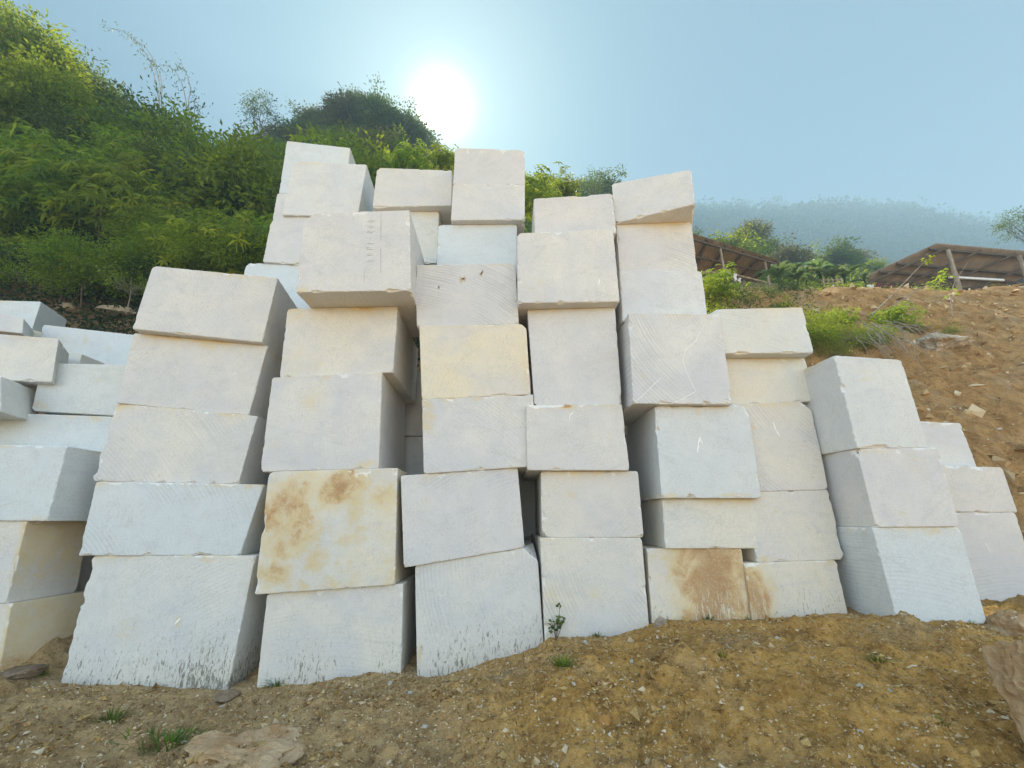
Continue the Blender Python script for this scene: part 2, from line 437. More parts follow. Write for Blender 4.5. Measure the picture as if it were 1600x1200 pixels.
# ------------------------------------------------------------------ the marble blocks
BLK = {}
def block(key, label, YL, YRt, TL, TR, BR, BL, depth, on=None, stain=(), top=0.0, dirt=0.0, drip=0.0, tint=.15, saw=.5,
          saw_c=None, corners=None, sink=0.0, lean=0.0, chip=1.0, tone=None, group='stacked marble blocks'):
    """TL.. photo corners of the front face, YL/YRt distance of its left and right edge"""
    f = [P(*TL, YL), P(*TR, YRt), P(*BR, YRt), P(*BL, YL)]
    if on is not None:
        s = BLK[on]
        def zt(x):
            a, c = s['TL'], s['TR']; return a[2] + (c[2] - a[2]) * (x - a[0]) / (c[0] - a[0])
        f[2][2] = zt(f[2][0]); f[3][2] = zt(f[3][0])
    if sink: f[2][2] -= sink; f[3][2] -= sink
    TL, TR, BR, BL = f
    e = (BR - BL); e[2] = 0; Lx = np.linalg.norm(e); e /= Lx
    n = np.array([-e[1], e[0], 0.0])
    if lean: n = n + e * lean; n /= np.linalg.norm(n)
    dv = n * depth
    BLK[key] = dict(TL=TL, TR=TR, BR=BR, BL=BL, Y=YL, n=n, depth=depth)
    org = (BL + BR) / 2 + dv / 2; 
    Lx = (np.linalg.norm(TR - TL) + np.linalg.norm(BR - BL)) / 2; Lz = ((TL[2] - BL[2]) + (TR[2] - BR[2])) / 2; L = np.array([Lx, depth, Lz])
    st = .036
    def ax(Lk, s):
        ed = [0, .009, .022, .040]
        k = max(2, int((Lk - .12) / s))
        return np.array(ed + list(np.linspace(.062, Lk - .062, k)) + [Lk - q for q in ed[::-1]])
    A = [ax(Lx, st), ax(depth, .05), ax(Lz, st)]
    V = []; Fs = []; base = 0
    for a in range(3):
        u, w = [(1, 2), (2, 0), (0, 1)][a]
        for side in (0, 1):
            U, W = np.meshgrid(A[u], A[w], indexing='ij')
            p = np.zeros(U.shape + (3,)); p[..., u] = U; p[..., w] = W; p[..., a] = L[a] if side else 0
            nu, nw = U.shape; ii = np.arange(nu * nw).reshape(nu, nw) + base
            q = np.stack([ii[:-1, :-1], ii[1:, :-1], ii[1:, 1:], ii[:-1, 1:]], -1).reshape(-1, 4)
            if not side: q = q[:, ::-1]
            V.append(p.reshape(-1, 3)); Fs.append(q); base += nu * nw
    V = np.concatenate(V); Fs = np.concatenate(Fs)
    key3 = np.round(V * 1e4).astype(np.int64); kk = key3[:, 0] * 10 ** 12 + key3[:, 1] * 10 ** 6 + key3[:, 2]
    _, first, inv = np.unique(kk, return_index=True, return_inverse=True)
    V = V[first]; Fs = inv.reshape(-1)[Fs]
    sd = (sum(ord(c) * (i + 3) for i, c in enumerate(key)) * 37) % 997
    Vn = V + sd
    d = np.minimum(V, L - V); sg = np.where(V < L - V, 1.0, -1.0)
    disp = np.zeros_like(V); chipv = np.zeros(len(V))
    n1 = vn(*(Vn * 9).T, s=1); n2 = vn(*(Vn * 26).T, s=2); n3 = vn(*(Vn * 2.2).T, s=5)
    r = .004 + chip * (.10 * np.clip(n1 - .50, 0, 1) + .026 * np.clip(n2 - .25, 0, 1) + .006 * np.clip(n3, 0, 1))
    for i, j in ((0, 1), (0, 2), (1, 2)):
        s = d[:, i] + d[:, j]; k = np.clip((r - s) / 2, 0, 1)
        disp[:, i] += sg[:, i] * k; disp[:, j] += sg[:, j] * k
        chipv = np.maximum(chipv, (k > .0005) * np.clip(r / .016 - .2, 0, 1))
    rr = random.Random(sd)
    for cxx in (0, 1):
        for cy in (0, 1):
            for cz in (0, 1):
                nm = ('L' if cxx == 0 else 'R') + ('T' if cz else 'B')
                Rr = rr.uniform(.015, .05) * chip
                if cy == 0 and corners and nm in corners: Rr = corners[nm]
                c = np.array([cxx * L[0], cy * L[1], cz * L[2]])
                dd = np.abs(V - c)
                if cy == 0 and corners and nm in corners:
                    wv = np.array([1, .35, 1]); s = (dd * wv).sum(1) + .01 * n2
                else:
                    wv = np.ones(3); s = dd.sum(1) + .02 * n2
                k = np.clip((Rr - s) / (wv ** 2).sum(), 0, 1)
                for i in range(3): disp[:, i] += np.where(c[i] == 0, 1, -1) * k * wv[i] * (1 if i != 1 else .6)
                chipv = np.maximum(chipv, (k > .001) * .6)
    p = np.clip(V + disp, 0, L)
    # hand-broken waviness of bed edges, tiny on faces
    t = p / L; a, bb, c = t[:, 0:1], t[:, 1:2], t[:, 2:3]
    bot = BL * (1 - a) + BR * a; tp = TL * (1 - a) + TR * a
    W = bot * (1 - c) + tp * c + dv * bb - org
    fu, fv = V[:, 0] / L[0], V[:, 2] / L[2]
    sv = np.zeros(len(V))
    wu = .13 * fbm(V[:, 0] * 2.3 + sd, V[:, 2] * 2.3, s=91, o=4, g=.6); wv = .13 * fbm(V[:, 0] * 2.3 + sd, V[:, 2] * 2.3 + 50, s=95, o=4, g=.6)
    for (su, s_v, ru, rv, k) in stain:
        ws = min(1.0, 2.5 * min(ru, rv))
        sv = np.maximum(sv, k * np.exp(-(((fu + wu * ws - su) / ru) ** 2 + ((fv + wv * ws - s_v) / rv) ** 2) ** 1.5))
    if key == 'C2': sv = sv + .16 * fbm(V[:, 0] * 5, V[:, 2] * 5, s=99, o=4, g=.65)
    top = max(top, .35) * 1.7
    if top: sv = np.maximum(sv, top * np.exp(-((1 - fv) * L[2] / .085)) * (.5 + .6 * vn(V[:, 0] * 3 + sd, V[:, 1] * 3, s=8)))  # top seam browning that also paints in shade below the block above
    sv = np.maximum(sv, .34 * np.clip(vn(*(Vn * 1.7).T, s=12) - .45, 0, 1) * 2)
    hgt = fv * L[2]
    dirv = np.zeros(len(V))
    if dirt: dirv = dirt * np.exp(-np.clip(hgt - sink, 0, 9) / .34) * (.7 + .5 * vn(V[:, 0] * 2 + sd, hgt * 0, s=14))
    dv_ = np.zeros(len(V))
    if drip: dv_ = drip * sst(.75, .25, fv) * (sv > .2)
    o = mesh_np('marble_block', W, Fs, M['marble'], attrs=dict(stain=sv, chip=chipv, dirt=dirv, drip=dv_))
    o.location = org
    o['tint'] = float(tint); o['tone'] = float(rr.random() if tone is None else tone); o['saw'] = float(saw)
    if saw_c is None: an = rr.uniform(.3, 2.8); rd = rr.uniform(1.6, 2.6); saw_c = (rd * math.cos(an), rd * math.sin(an) * rr.choice((-1, 1)))
    o['saw_x'] = float(saw_c[0]); o['saw_z'] = float(saw_c[1])
    tag(o, label, 'stone block', group)
    BLK[key]['o'] = o; BLK[key]['org'] = org
    return o

def face_pt(key, u, v, off=.003):
    s = BLK[key]; p = (s['BL'] * (1 - u) + s['BR'] * u) * (1 - v) + (s['TL'] * (1 - u) + s['TR'] * u) * v
    return p - s['n'] * off - s['org']

def strokes(key, name, lines, mat, label=None):
    """thin chalk / pencil lines on a block's front face; line = (width, [(u,v),...])"""
    s = BLK[key]
    for w, pts in lines:
        vs, fs = [], []
        q = [face_pt(key, *p) for p in pts]
        # resample
        rs = [q[0]]
        for i in range(len(q) - 1):
            k = max(1, int(np.linalg.norm(q[i + 1] - q[i]) / .03))
            rs += [q[i] + (q[i + 1] - q[i]) * (j + 1) / k for j in range(k)]
        b0 = len(vs)
        for i, p in enumerate(rs):
            d = rs[min(i + 1, len(rs) - 1)] - rs[max(0, i - 1)]; d /= np.linalg.norm(d) + 1e-9
            side = np.cross(d, s['n']); side /= np.linalg.norm(side) + 1e-9
            ww = w * (.5 + .5 * random.random()) * (.35 if i in (0, len(rs) - 1) else 1)
            vs += [p - side * ww / 2, p + side * ww / 2]
        for i in range(len(rs) - 1): fs.append((b0 + 2 * i, b0 + 2 * i + 1, b0 + 2 * i + 3, b0 + 2 * i + 2))
        mesh_np(name, np.array(vs), np.array(fs), mat, s['o'])

# --- leftmost stacks, partly out of frame
block('A13', 'lowest grey-brown block at the left edge, its yellowed side running back over the soil', 4.9, 4.85, (-70, 946), (18, 943), (0, 1052), (-90, 1056), .95, tint=.75, saw=.2, sink=.08, top=.2, stain=[(1, .3, .10, 1.5, .72), (1, .0, .1, .5, .95)], tone=0.3)
block('A11', 'grey block with a brown-stained side, one above the yellowed bottom block at the left edge', 4.88, 4.86, (-50, 813), (42, 814), (9, 943), (-80, 945), .72, on='A13', tint=.3, stain=[(1, .9, .10, .8, .74)], saw=.2, tone=0.2)
block('A12', 'grey block in the gap behind the brown-sided block and the tall left stack', 5.62, 5.62, (20, 811), (106, 811), (84, 935), (0, 938), .9, tint=.1, saw=.2)
block('A10', 'pale block with a grey shaded side, at the left edge below the long bluish slab', 4.86, 4.83, (-90, 693), (104, 697), (75, 808), (-110, 808), 1.1, on='A11', tint=.0, saw=.3, stain=[(.9, .02, .1, .08, .4)], tone=0.95)
block('A9', 'long low bluish slab running from the left edge to behind the tall left stack', 5.55, 5.6, (-60, 643), (215, 652), (196, 706), (-60, 694), 1.2, on='A10', tint=.0, saw=.2, tone=1)
block('A7', 'bluish white block with a yellowed lower left corner resting on the long bluish slab', 5.62, 5.72, (65, 567), (235, 570), (222, 652), (49, 642), 1.3, tint=.15, stain=[(.05, .1, .12, .15, .45)], corners=dict(LT=.06), saw=.2, tone=0.95)
block('A8', 'greyish block at the left edge whose top edge slopes down to the bluish white block', 4.95, 5.1, (-190, 585), (1, 587), (1, 643), (-180, 641), .75, tint=.3, saw=.2, lean=-.25)
block('A5', 'broad grey block with a narrow sunlit cream side at the left edge', 5.35, 5.5, (-130, 512), (92, 529), (81, 597), (-130, 588), .75, tint=.35, saw=.2, lean=-.62, tone=0.6)
block('A6', 'small cream wedge of a block peeking out behind the bluish white block', 6.2, 6.3, (60, 548), (128, 553), (122, 574), (55, 572), .55, tint=.6, saw=.1, lean=.1)
block('A4', 'blue-white block with faint brown scribbles just behind the tall left stack', 6.9, 7.1, (67, 507), (218, 524), (205, 590), (52, 578), .8, tint=.0, saw=.1, stain=[(.45, .75, .05, .12, .6), (.7, .6, .05, .1, .45)], tone=1)
block('A3', 'cream topped block between the small flat slab and the back block', 6.9, 7.0, (-20, 506), (46, 514), (42, 532), (-20, 524), .45, tint=.8, saw=.1, lean=.9)
block('A1', 'topmost bluish block with a bright white side at the back of the left stacks', 7.3, 7.4, (-120, 466), (64, 471), (50, 515), (-120, 508), .85, tint=.0, saw=.1, lean=-.3, tone=0.95)
block('A2', 'small flat slab lying in front of the topmost bluish block at the left edge', 6.3, 6.5, (-90, 470), (37, 497), (35, 521), (-90, 508), .7, tint=.1, saw=.1, lean=-.5)

# --- tall left stack of five
block('B1', 'tallest block of the left five-high stack, its foot streaked with black grime', 5.0, 5.02, (145, 868), (399, 868), (355, 1076), (93, 1074), 1.5, tint=.12, dirt=1.0, saw=.35, sink=.10, stain=[(.62, .52, .02, .05, .8)], corners=dict(LB=.10), saw_c=(-1.5, 1.0), tone=0.7)
block('B2', 'flat smooth bluish block, second from the ground in the left five-high stack', 4.96, 5.04, (150, 752), (412, 757), (374, 870), (123, 865), 1.5, on='B1', tint=.0, saw=.6, saw_c=(1.8, 1.0), tone=0.9)
block('B3', 'middle block of the left five-high stack, shadow-stained under its upper neighbour', 4.95, 5.10, (181, 630), (402, 650), (373, 752), (145, 745), 1.45, on='B2', tint=.2, top=.7, saw=.4, chip=1.2, saw_c=(2, 1.5), tone=0.5)
block('B4', 'fourth block up in the left five-high stack, with a small white scar at its right', 4.93, 5.15, (208, 520), (418, 540), (389, 647), (181, 630), 1.35, on='B3', tint=.2, top=.6, saw=.3, chip=.8, stain=[(.5, .93, .04, .03, .5)], tone=0.35)
block('B5', 'top block of the left five-high stack, pale grey with a deep lit side', 4.80, 5.05, (238, 415), (434, 434), (410, 533), (205, 517), 1.35, on='B4', tint=.15, saw=.3, chip=.9, tone=0.3)

# --- second stack, with the stained block
block('C1', 'ground block under the ochre stained block, its foot lightly grimed', 4.98, 5.02, (417, 927), (630, 912), (627, 1054), (402, 1070), 1.45, tint=.35, dirt=.62, saw=.25, sink=.10, top=.3, stain=[(.2, .1, .03, .04, .8)], tone=0.5)
block('C2', 'heavily stained block, its white face blotched with ochre and rust', 4.93, 4.97, (420, 737), (621, 731), (617, 911), (398, 924), 1.35, on='C1', tint=.65, saw=0.0, chip=1.6,
      stain=[(.5, .5, 1.2, 1.2, .40), (.58, .80, .30, .26, 1.05), (.16, .62, .24, .42, .88), (.35, .50, .20, .22, .8), (.12, .15, .2, .15, .74), (.66, .37, .24, .05, .6), (.5, .04, .5, .04, .55), (.9, .72, .12, .14, .8), (.45, .24, .12, .1, .7), (.3, .9, .4, .12, .7)])
block('C3', 'block with a yellowish cloudy smear, directly on the ochre stained block', 4.92, 4.98, (425, 590), (597, 581), (592, 729), (406, 737), 1.5, on='C2', tint=.1, saw=.2, stain=[(.42, .78, .14, .2, .42), (.9, .03, .15, .05, .6), (.1, .2, .04, .2, .35)], tone=0.35)
block('C4', 'warm white block carrying the large overhanging pencil marked block', 4.98, 5.02, (449, 482), (621, 479), (614, 585), (437, 588), 1.5, on='C3', tint=.35, top=.6, saw=.2, stain=[(.1, .9, .15, .12, .4)], tone=0.4)
block('C5', 'largest upper block, jutting forward, with faint pencil writing and a chipped top left lip', 4.58, 4.62, (475, 334), (640, 328), (642, 456), (462, 458), 1.42, on='C4', tint=.1, saw=.45, corners=dict(LT=.14), stain=[(.04, .03, .08, .06, .5)], saw_c=(-1.4, 1.2), chip=1.1, tone=0.25)

# --- rear stack behind the second and third
block('T4', 'bluish rear block wedged between the left stack and the pencil marked block', 6.25, 6.25, (385, 410), (490, 416), (490, 520), (360, 520), 1.7, tint=.0, saw=.1, corners=dict(LT=.08), tone=1)
block('T3', 'rear block with a dull yellow smudge, left behind the pencil marked block', 6.2, 6.25, (424, 339), (560, 339), (556, 411), (410, 411), 1.9, on='T4', tint=.05, saw=.1, stain=[(.45, .04, .12, .06, .7)], corners=dict(LT=.12))
block('T1b', 'narrow visible sliver of a block at the outer left of the rear stack', 7.25, 7.25, (433, 302), (545, 305), (540, 339), (428, 339), 1.0, on='T3', tint=.1, saw=.1)
block('T1', 'topmost block of the rear stack at the upper left, furthest back', 7.25, 7.35, (448, 220), (547, 231), (540, 305), (436, 301), 1.0, on='T1b', tint=.1, saw=.1)
block('T2', 'rear stack block with a shaded right side, in front of the topmost left block', 6.15, 6.25, (457, 252), (573, 257), (560, 330), (440, 338), .95, on='T3', tint=.15, saw=.1, corners=dict(LT=.12))
block('T6', 'cream tinged block showing in the gap right of the pencil marked block', 6.02, 6.02, (560, 330), (686, 330), (683, 411), (552, 411), 1.5, tint=.45, saw=.15, stain=[(.9, .95, .3, .1, .4)])
block('T5', 'square block up high beside the two-high centre pair, foliage just above it', 5.92, 5.88, (589, 262), (706, 266), (704, 343), (581, 330), 1.2, on='T6', tint=.3, saw=.15)

# --- third stack, centre
block('D1', 'tall ground block with a sliced off top right corner and a grimed foot', 5.0, 5.05, (648, 884), (839, 852), (851, 1015), (653, 1057), 1.5, tint=.2, dirt=.62, saw=.6, sink=.10, top=.3, corners=dict(RT=.17), saw_c=(-1.6, -1.2), stain=[(.02, .25, .015, .12, .8)], tone=0.6)
block('D2', 'tilted block with diagonal saw grooves at its left, above the corner-cut ground block', 4.95, 5.03, (626, 743), (809, 731), (820, 862), (631, 883), 1.4, on='D1', tint=.0, saw=.7, stain=[(.2, .7, .04, .4, .3)], saw_c=(-1.2, 1.6), tone=0.15)
block('D3', 'block with a yellow mottled left edge, under the cream coloured block', 4.95, 5.0, (659, 624), (833, 616), (842, 724), (662, 739), 1.4, on='D2', tint=.1, saw=.4, stain=[(.05, .8, .1, .3, .6), (.5, .98, .1, .05, .5)], saw_c=(1.5, 1.6), tone=0.5)
block('D4', 'creamy yellow block in the middle of the third stack', 4.96, 5.0, (655, 509), (822, 506), (829, 615), (659, 622), 1.35, on='D3', tint=1.0, saw=.35, stain=[(.95, .3, .05, .6, .5)], corners=dict(RT=.07), saw_c=(-1.9, .7))
block('D5', 'grooved grey block with small ochre brush marks, on the creamy yellow block', 5.0, 5.0, (648, 414), (805, 411), (811, 506), (651, 515), 1.4, on='D4', tint=.0, saw=1.0, saw_c=(1.1, 1.9), tone=0)
block('D6', 'smooth bluish block set back above the ochre-marked block', 5.5, 5.5, (685, 351), (808, 350), (806, 411), (683, 411), 1.2, on='D5', tint=.0, saw=.25, tone=1)
block('D7', 'lower of the two square blocks crowning the centre, directly over the smooth bluish block', 5.40, 5.40, (708, 287), (820, 288), (820, 351), (704, 350), 1.3, on='D6', tint=.15, saw=.4)
block('D8', 'uppermost block of the centre, under the sun, with a crumbled top edge', 5.42, 5.42, (711, 231), (820, 234), (820, 288), (708, 287), 1.2, on='D7', tint=.15, saw=.5, chip=1.8)

# --- fourth stack
block('E1', 'large ground block swept by long curved saw arcs, a sapling before it', 5.0, 5.03, (844, 840), (1003, 840), (1016, 995), (852, 999), 1.5, tint=.45, saw=.9, sink=.10, saw_c=(-1.7, -1.35), dirt=.12)
block('E2', 'wide low block with an ochre dab, on the curved-groove ground block', 5.02, 5.02, (845, 736), (997, 736), (1006, 839), (847, 838), 1.4, on='E1', tint=.3, top=.3, saw=.35, stain=[(.3, .62, .06, .07, .65)], corners=dict(LB=.08))
block('E3', 'fourth stack block with a brown drip at its top and one chalk tick', 4.93, 4.95, (822, 632), (972, 631), (984, 734), (824, 736), 1.5, on='E2', tint=.1, saw=.45, stain=[(.42, .97, .1, .05, 1.0)], saw_c=(-.9, 1.9), tone=0.2)
block('E4', 'tall clean grey block just below the overhang of the fourth stack', 5.02, 5.0, (824, 484), (961, 480), (972, 629), (835, 630), 1.4, on='E3', tint=.0, saw=.25, stain=[(.04, .98, .08, .04, .6), (.55, .99, .1, .02, .6)], saw_c=(-2.0, 1.0), tone=0.15)
block('E5', 'overhanging block in the fourth stack with two white scars on its face', 4.83, 4.85, (808, 364), (958, 357), (969, 476), (809, 474), 1.4, on='E4', tint=.1, saw=.25, corners=dict(LT=.05), chip=1.2, tone=0.45)
block('E6', 'top block of the fourth stack, its thin upper edge nicked', 4.95, 4.95, (834, 310), (957, 302), (963, 357), (836, 362), 1.3, on='E5', tint=.1, saw=.3, tone=0.2)

# --- fifth stack
block('F1', 'squat ground block washed with brown mud except for a pale left strip', 5.05, 5.02, (1011, 857), (1159, 857), (1172, 971), (1017, 960), 1.4, tint=.9, saw=.0, sink=.20, stain=[(.66, .5, .52, 2.2, 1.16), (.66, .15, .5, .4, 1.2)], drip=1.0, dirt=.45)
block('F2', 'low warm block between the mud washed ground block and the chalk ticked block', 5.0, 5.0, (1035, 779), (1178, 779), (1188, 858), (1040, 858), 1.1, on='F1', tint=.55, top=.5, saw=.2)
block('F3', 'big block with a white chalk tick and a deep shaded left side, fifth stack', 4.9, 4.92, (1023, 634), (1169, 635), (1190, 778), (1034, 778), 1.25, on='F2', tint=.05, top=.35, saw=.15, stain=[(.1, .03, .12, .04, .6), (.75, .03, .2, .03, .7), (.45, .95, .04, .1, .5)], chip=1.2, tone=0.85)
block('F4', 'grooved block crossed by a white crooked vein, fifth stack', 4.80, 4.82, (982, 489), (1125, 491), (1145, 632), (989, 628), 1.25, on='F3', tint=.0, saw=.8, saw_c=(-1.3, -1.6), stain=[(.11, .3, .03, .07, .55)], tone=0.55)
block('F5', 'plain pale block above the white veined block, fifth stack', 5.02, 5.02, (968, 422), (1096, 423), (1106, 490), (972, 488), 1.3, on='F4', tint=.0, saw=.2, chip=.8, tone=0.7)
block('F6', 'finely grooved warm block right beneath the tipped top block', 5.08, 5.08, (963, 351), (1080, 346), (1090, 422), (968, 421), 1.3, on='F5', tint=.25, top=.4, saw=.8, saw_c=(.8, 2.2))
block('F7', 'tipped top block of the fifth stack jutting out at an angle against the sky', 5.05, 4.72, (956, 287), (1080, 264), (1086, 316), (960, 342), 1.25, on='F6', tint=.1, saw=.5, saw_c=(-1.8, 1.5))

# --- sixth stack
block('G1', 'low ground block, white with brown mud streaks on its left third', 4.98, 5.02, (1164, 880), (1307, 875), (1325, 959), (1176, 970), 1.3, tint=.7, saw=.0, sink=.12, stain=[(.0, .45, .24, .75, 1.14)], drip=.7, dirt=.3)
block('G2', 'yellowish white block with a tan mark, second from ground in the sixth stack', 5.0, 5.03, (1162, 769), (1294, 765), (1321, 874), (1184, 880), 1.2, on='G1', tint=.5, saw=.1, chip=1.2, stain=[(.33, .72, .04, .04, .6), (.1, .05, .2, .05, .5)])
block('G3', 'sixth stack block with a round-shouldered top right corner and a chalk dash', 5.0, 5.02, (1135, 632), (1266, 627), (1295, 765), (1170, 768), 1.2, on='G2', tint=.4, top=.5, saw=.7, corners=dict(RT=.12), stain=[(.25, .72, .03, .03, .6)], saw_c=(-1.3, -1.8), tone=0.2)
block('G4', 'thin warm block under the top block of the sixth stack', 5.03, 5.03, (1128, 560), (1259, 559), (1271, 626), (1135, 628), 1.2, on='G3', tint=.8, top=.35, saw=.1)
block('G5', 'top block of the sixth stack, white, dense bushes right behind it', 4.86, 4.86, (1113, 483), (1254, 480), (1271, 547), (1125, 547), 1.2, on='G4', tint=.35, saw=.5, corners=dict(LT=.07), saw_c=(.9, 2.2))

# --- right stacks
block('H1', 'ground block of the right three-high stack, bluish with a dark left side', 4.6, 4.62, (1363, 824), (1500, 823), (1543, 973), (1404, 976), 1.6, tint=.0, saw=.35, sink=.01, top=.3, tone=1)
block('H2', 'middle block of the right three-high stack with an ochre fleck', 4.58, 4.6, (1338, 701), (1466, 699), (1501, 823), (1369, 823), 1.6, on='H1', tint=.1, saw=.3, stain=[(.35, .18, .05, .04, .6), (.7, .75, .2, .2, .25)], chip=1.2, tone=0.5)
block('H3', 'top block of the right three-high stack, its bluish left side facing the gap', 4.55, 4.62, (1304, 555), (1409, 562), (1451, 700), (1340, 700), 1.6, on='H2', tint=.05, saw=.2, tone=0.8)
block('I1', 'bottom block of the short rear stack at the right frame edge', 5.6, 5.6, (1455, 799), (1587, 801), (1632, 945), (1500, 947), 1.2, tint=.05, saw=.3, tone=0.15)
block('I2', 'middle block of the short rear stack at the right, thin and pinkish', 5.58, 5.6, (1440, 726), (1566, 730), (1591, 801), (1462, 797), 1.2, on='I1', tint=.1, saw=.2, tone=0.1)
block('I3', 'top block of the short rear stack, tucked behind the three-high stack', 5.8, 5.8, (1400, 656), (1501, 661), (1527, 728), (1420, 727), 1.2, on='I2', tint=.1, saw=.1, tone=0.7)

# blocks deep in the heap, seen only through the dark gaps
def deep(key, label, x0, x1, z0, z1, Y0=6.7, Y1=8.0):
    import builtins
    BLK[key] = None
    def q(x, z, Y=Y0):
        # inverse of P for this plane
        dz = z; f = lambda X, Zr: None
        # solve for the pixel of point (x, Y, z)
        rx, ry, rz = x, Y, z - CZ
        fy = ry * CT + rz * ST; fz = -ry * ST + rz * CT
        return (800 + FPX * rx / fy, 600 - FPX * fz / fy)
    block(key, label, Y0, Y0, q(x0, z1), q(x1, z1), q(x1, z0), q(x0, z0), Y1 - Y0, saw=.1, tint=.1)
k = 0
for (x0, x1, nm) in ((-4.6, -2.75, 'between the left stack and its neighbour'), (-2.7, -.95, 'between the second and third stacks'), (-.9, .95, 'between the third and fourth stacks'), (1.0, 2.6, 'between the fourth and fifth stacks')):
    for (z0, z1, lv) in ((0, 1.35, 'low'), (1.36, 2.9, 'at mid height'), (2.91, 4.2, 'high up')):
        if z1 > 4 and x0 < -2: z1 = 4.0
        deep('S%d' % k, 'shadowed block deep in the gap %s, %s' % (nm, lv), x0, x1, z0, z1); k += 1
# marks
strokes('F3', 'chalk_mark', [(.022, [(.40, .47), (.43, .60), (.455, .66)]), (.016, [(.43, .645), (.47, .57)]), (.02, [(.455, .53), (.462, .52)])], M['chalk'])
strokes('E3', 'chalk_mark', [(.014, [(.44, .74), (.45, .83), (.49, .88)])], M['chalk'])
strokes('G3', 'chalk_mark', [(.016, [(.50, .78), (.51, .68), (.54, .60)])], M['chalk'])
strokes('H1', 'chalk_mark', [(.020, [(.38, .72), (.42, .67)])], M['chalk'])
strokes('I1', 'chalk_mark', [(.014, [(.52, .66), (.55, .55)])], M['chalk'])
strokes('E5', 'chalk_mark', [(.030, [(.56, .43), (.575, .44)]), (.022, [(.80, .22), (.82, .30)])], M['chalk'])
strokes('B1', 'chip_scar', [(.035, [(.60, .50), (.625, .545)])], M['chalk'])
strokes('B4', 'chip_scar', [(.030, [(.80, .55), (.825, .555)])], M['chalk'])
strokes('F4', 'quartz_vein', [(.007, [(.76, .80), (.70, .68), (.58, .58), (.54, .46), (.58, .30), (.64, .13), (.46, .03), (.38, .005)]), (.006, [(.03, .02), (.16, .14), (.30, .28)])], M['chalk'])
strokes('C5', 'pencil_line', [(.005, [(.735, .20), (.730, .52)]), (.004, [(.730, .60), (.728, .97)]), (.004, [(.585, .08), (.59, .28)])], M['pencil'])
# handwriting turned on its side: "T 1 2 1 - 6 5 0"-like strokes as far as they can be read
def glyphs():
    L = []
    u0 = .60
    G = {'T': [[(0, 0), (0, 1)], [(-.4, 1), (.4, 1)]], 'k': [[(0, 0), (0, 1)], [(.4, .6), (0, .3), (.4, 0)]], 'b': [[(0, 1), (0, 0), (.4, .1), (.4, .4), (0, .5)]],
         '1': [[(-.15, .75), (0, 1), (0, 0)]], '-': [[(-.2, .5), (.3, .5)]], '6': [[(.3, 1), (-.1, .5), (0, 0), (.3, .05), (.3, .4), (0, .45)]], '0': [[(0, 0), (-.2, .5), (0, 1), (.25, .6), (0, 0)]]}
    v = .36
    for ch in 'Tkb1-600':
        for ln in G[ch]:
            L.append((.005, [(u0 + (1 - y) * .07 * (-1) + .07, v + x * .055) for x, y in ln]))
        v += .072
    return L
strokes('C5', 'pencil_writing', glyphs(), M['pencil'])
def scrib(u, v, s):
    L = []
    for k in range(9):
        a = random.uniform(0, math.pi); r = s * random.uniform(.4, 1)
        L.append((.007, [(u - r * .5 * math.cos(a), v - r * math.sin(a)), (u + r * .1 * random.random(), v + s * .2 * random.random()), (u + r * .5 * math.cos(a), v + r * math.sin(a))]))
    return L
strokes('D5', 'brush_mark', scrib(.47, .74, .11) + scrib(.66, .84, .075) + scrib(.23, .62, .035), M['ochrepaint'])

# ------------------------------------------------------------------ rocks
def rock(name, label, loc, size, mat, seed, rot=0.0, cat='rock', group=None, sub=5, rough=.35, hmin=.62):
    import bmesh
    bm = bmesh.new(); bmesh.ops.create_icosphere(bm, subdivisions=sub, radius=1.0)
    V = np.array([v.co[:] for v in bm.verts])
    rg = np.random.default_rng(seed)
    for k in range(14):                                   # planar cleavage cuts
        n = rg.normal(size=3); n /= np.linalg.norm(n); h = rg.uniform(hmin, .92)
        d = V @ n - h; V -= np.outer(np.clip(d, 0, None), n)
    Vs = V * 1.7 + seed * 3.1
    V *= (1 + rough * .30 * fbm(*Vs.T, s=seed % 50, o=3) + rough * .10 * fbm(*(Vs * 5).T, s=seed % 50 + 9, o=3))[:, None]
    V *= np.array(size)
    fs = np.array([[v.index for v in f.verts] for f in bm.faces]); bm.free()
    o = mesh_np(name, V, fs, mat); o.location = loc; o.rotation_euler = (0, 0, rot)
    tag(o, label, cat, group)
    return o

def at(px, py, Y, dz=0.0):
    p = P(px, py, Y); return (p[0], p[1], p[2] + dz)

def on_ground(px, py, y0=2.0, y1=60):
    """where the line of sight through a photo pixel meets the ground"""
    dx, dy, dz = ray(px, py)
    ys = np.concatenate([np.arange(y0, 14, .02), np.arange(14, y1, .25)])
    zz = CZ + dz / dy * ys; hh = H(dx / dy * ys, ys)
    k = np.argmax(zz < hh) if (zz < hh).any() else len(ys) - 1
    yy = ys[k]; x = dx / dy * yy
    return np.array([x, yy, hz(x, yy)])

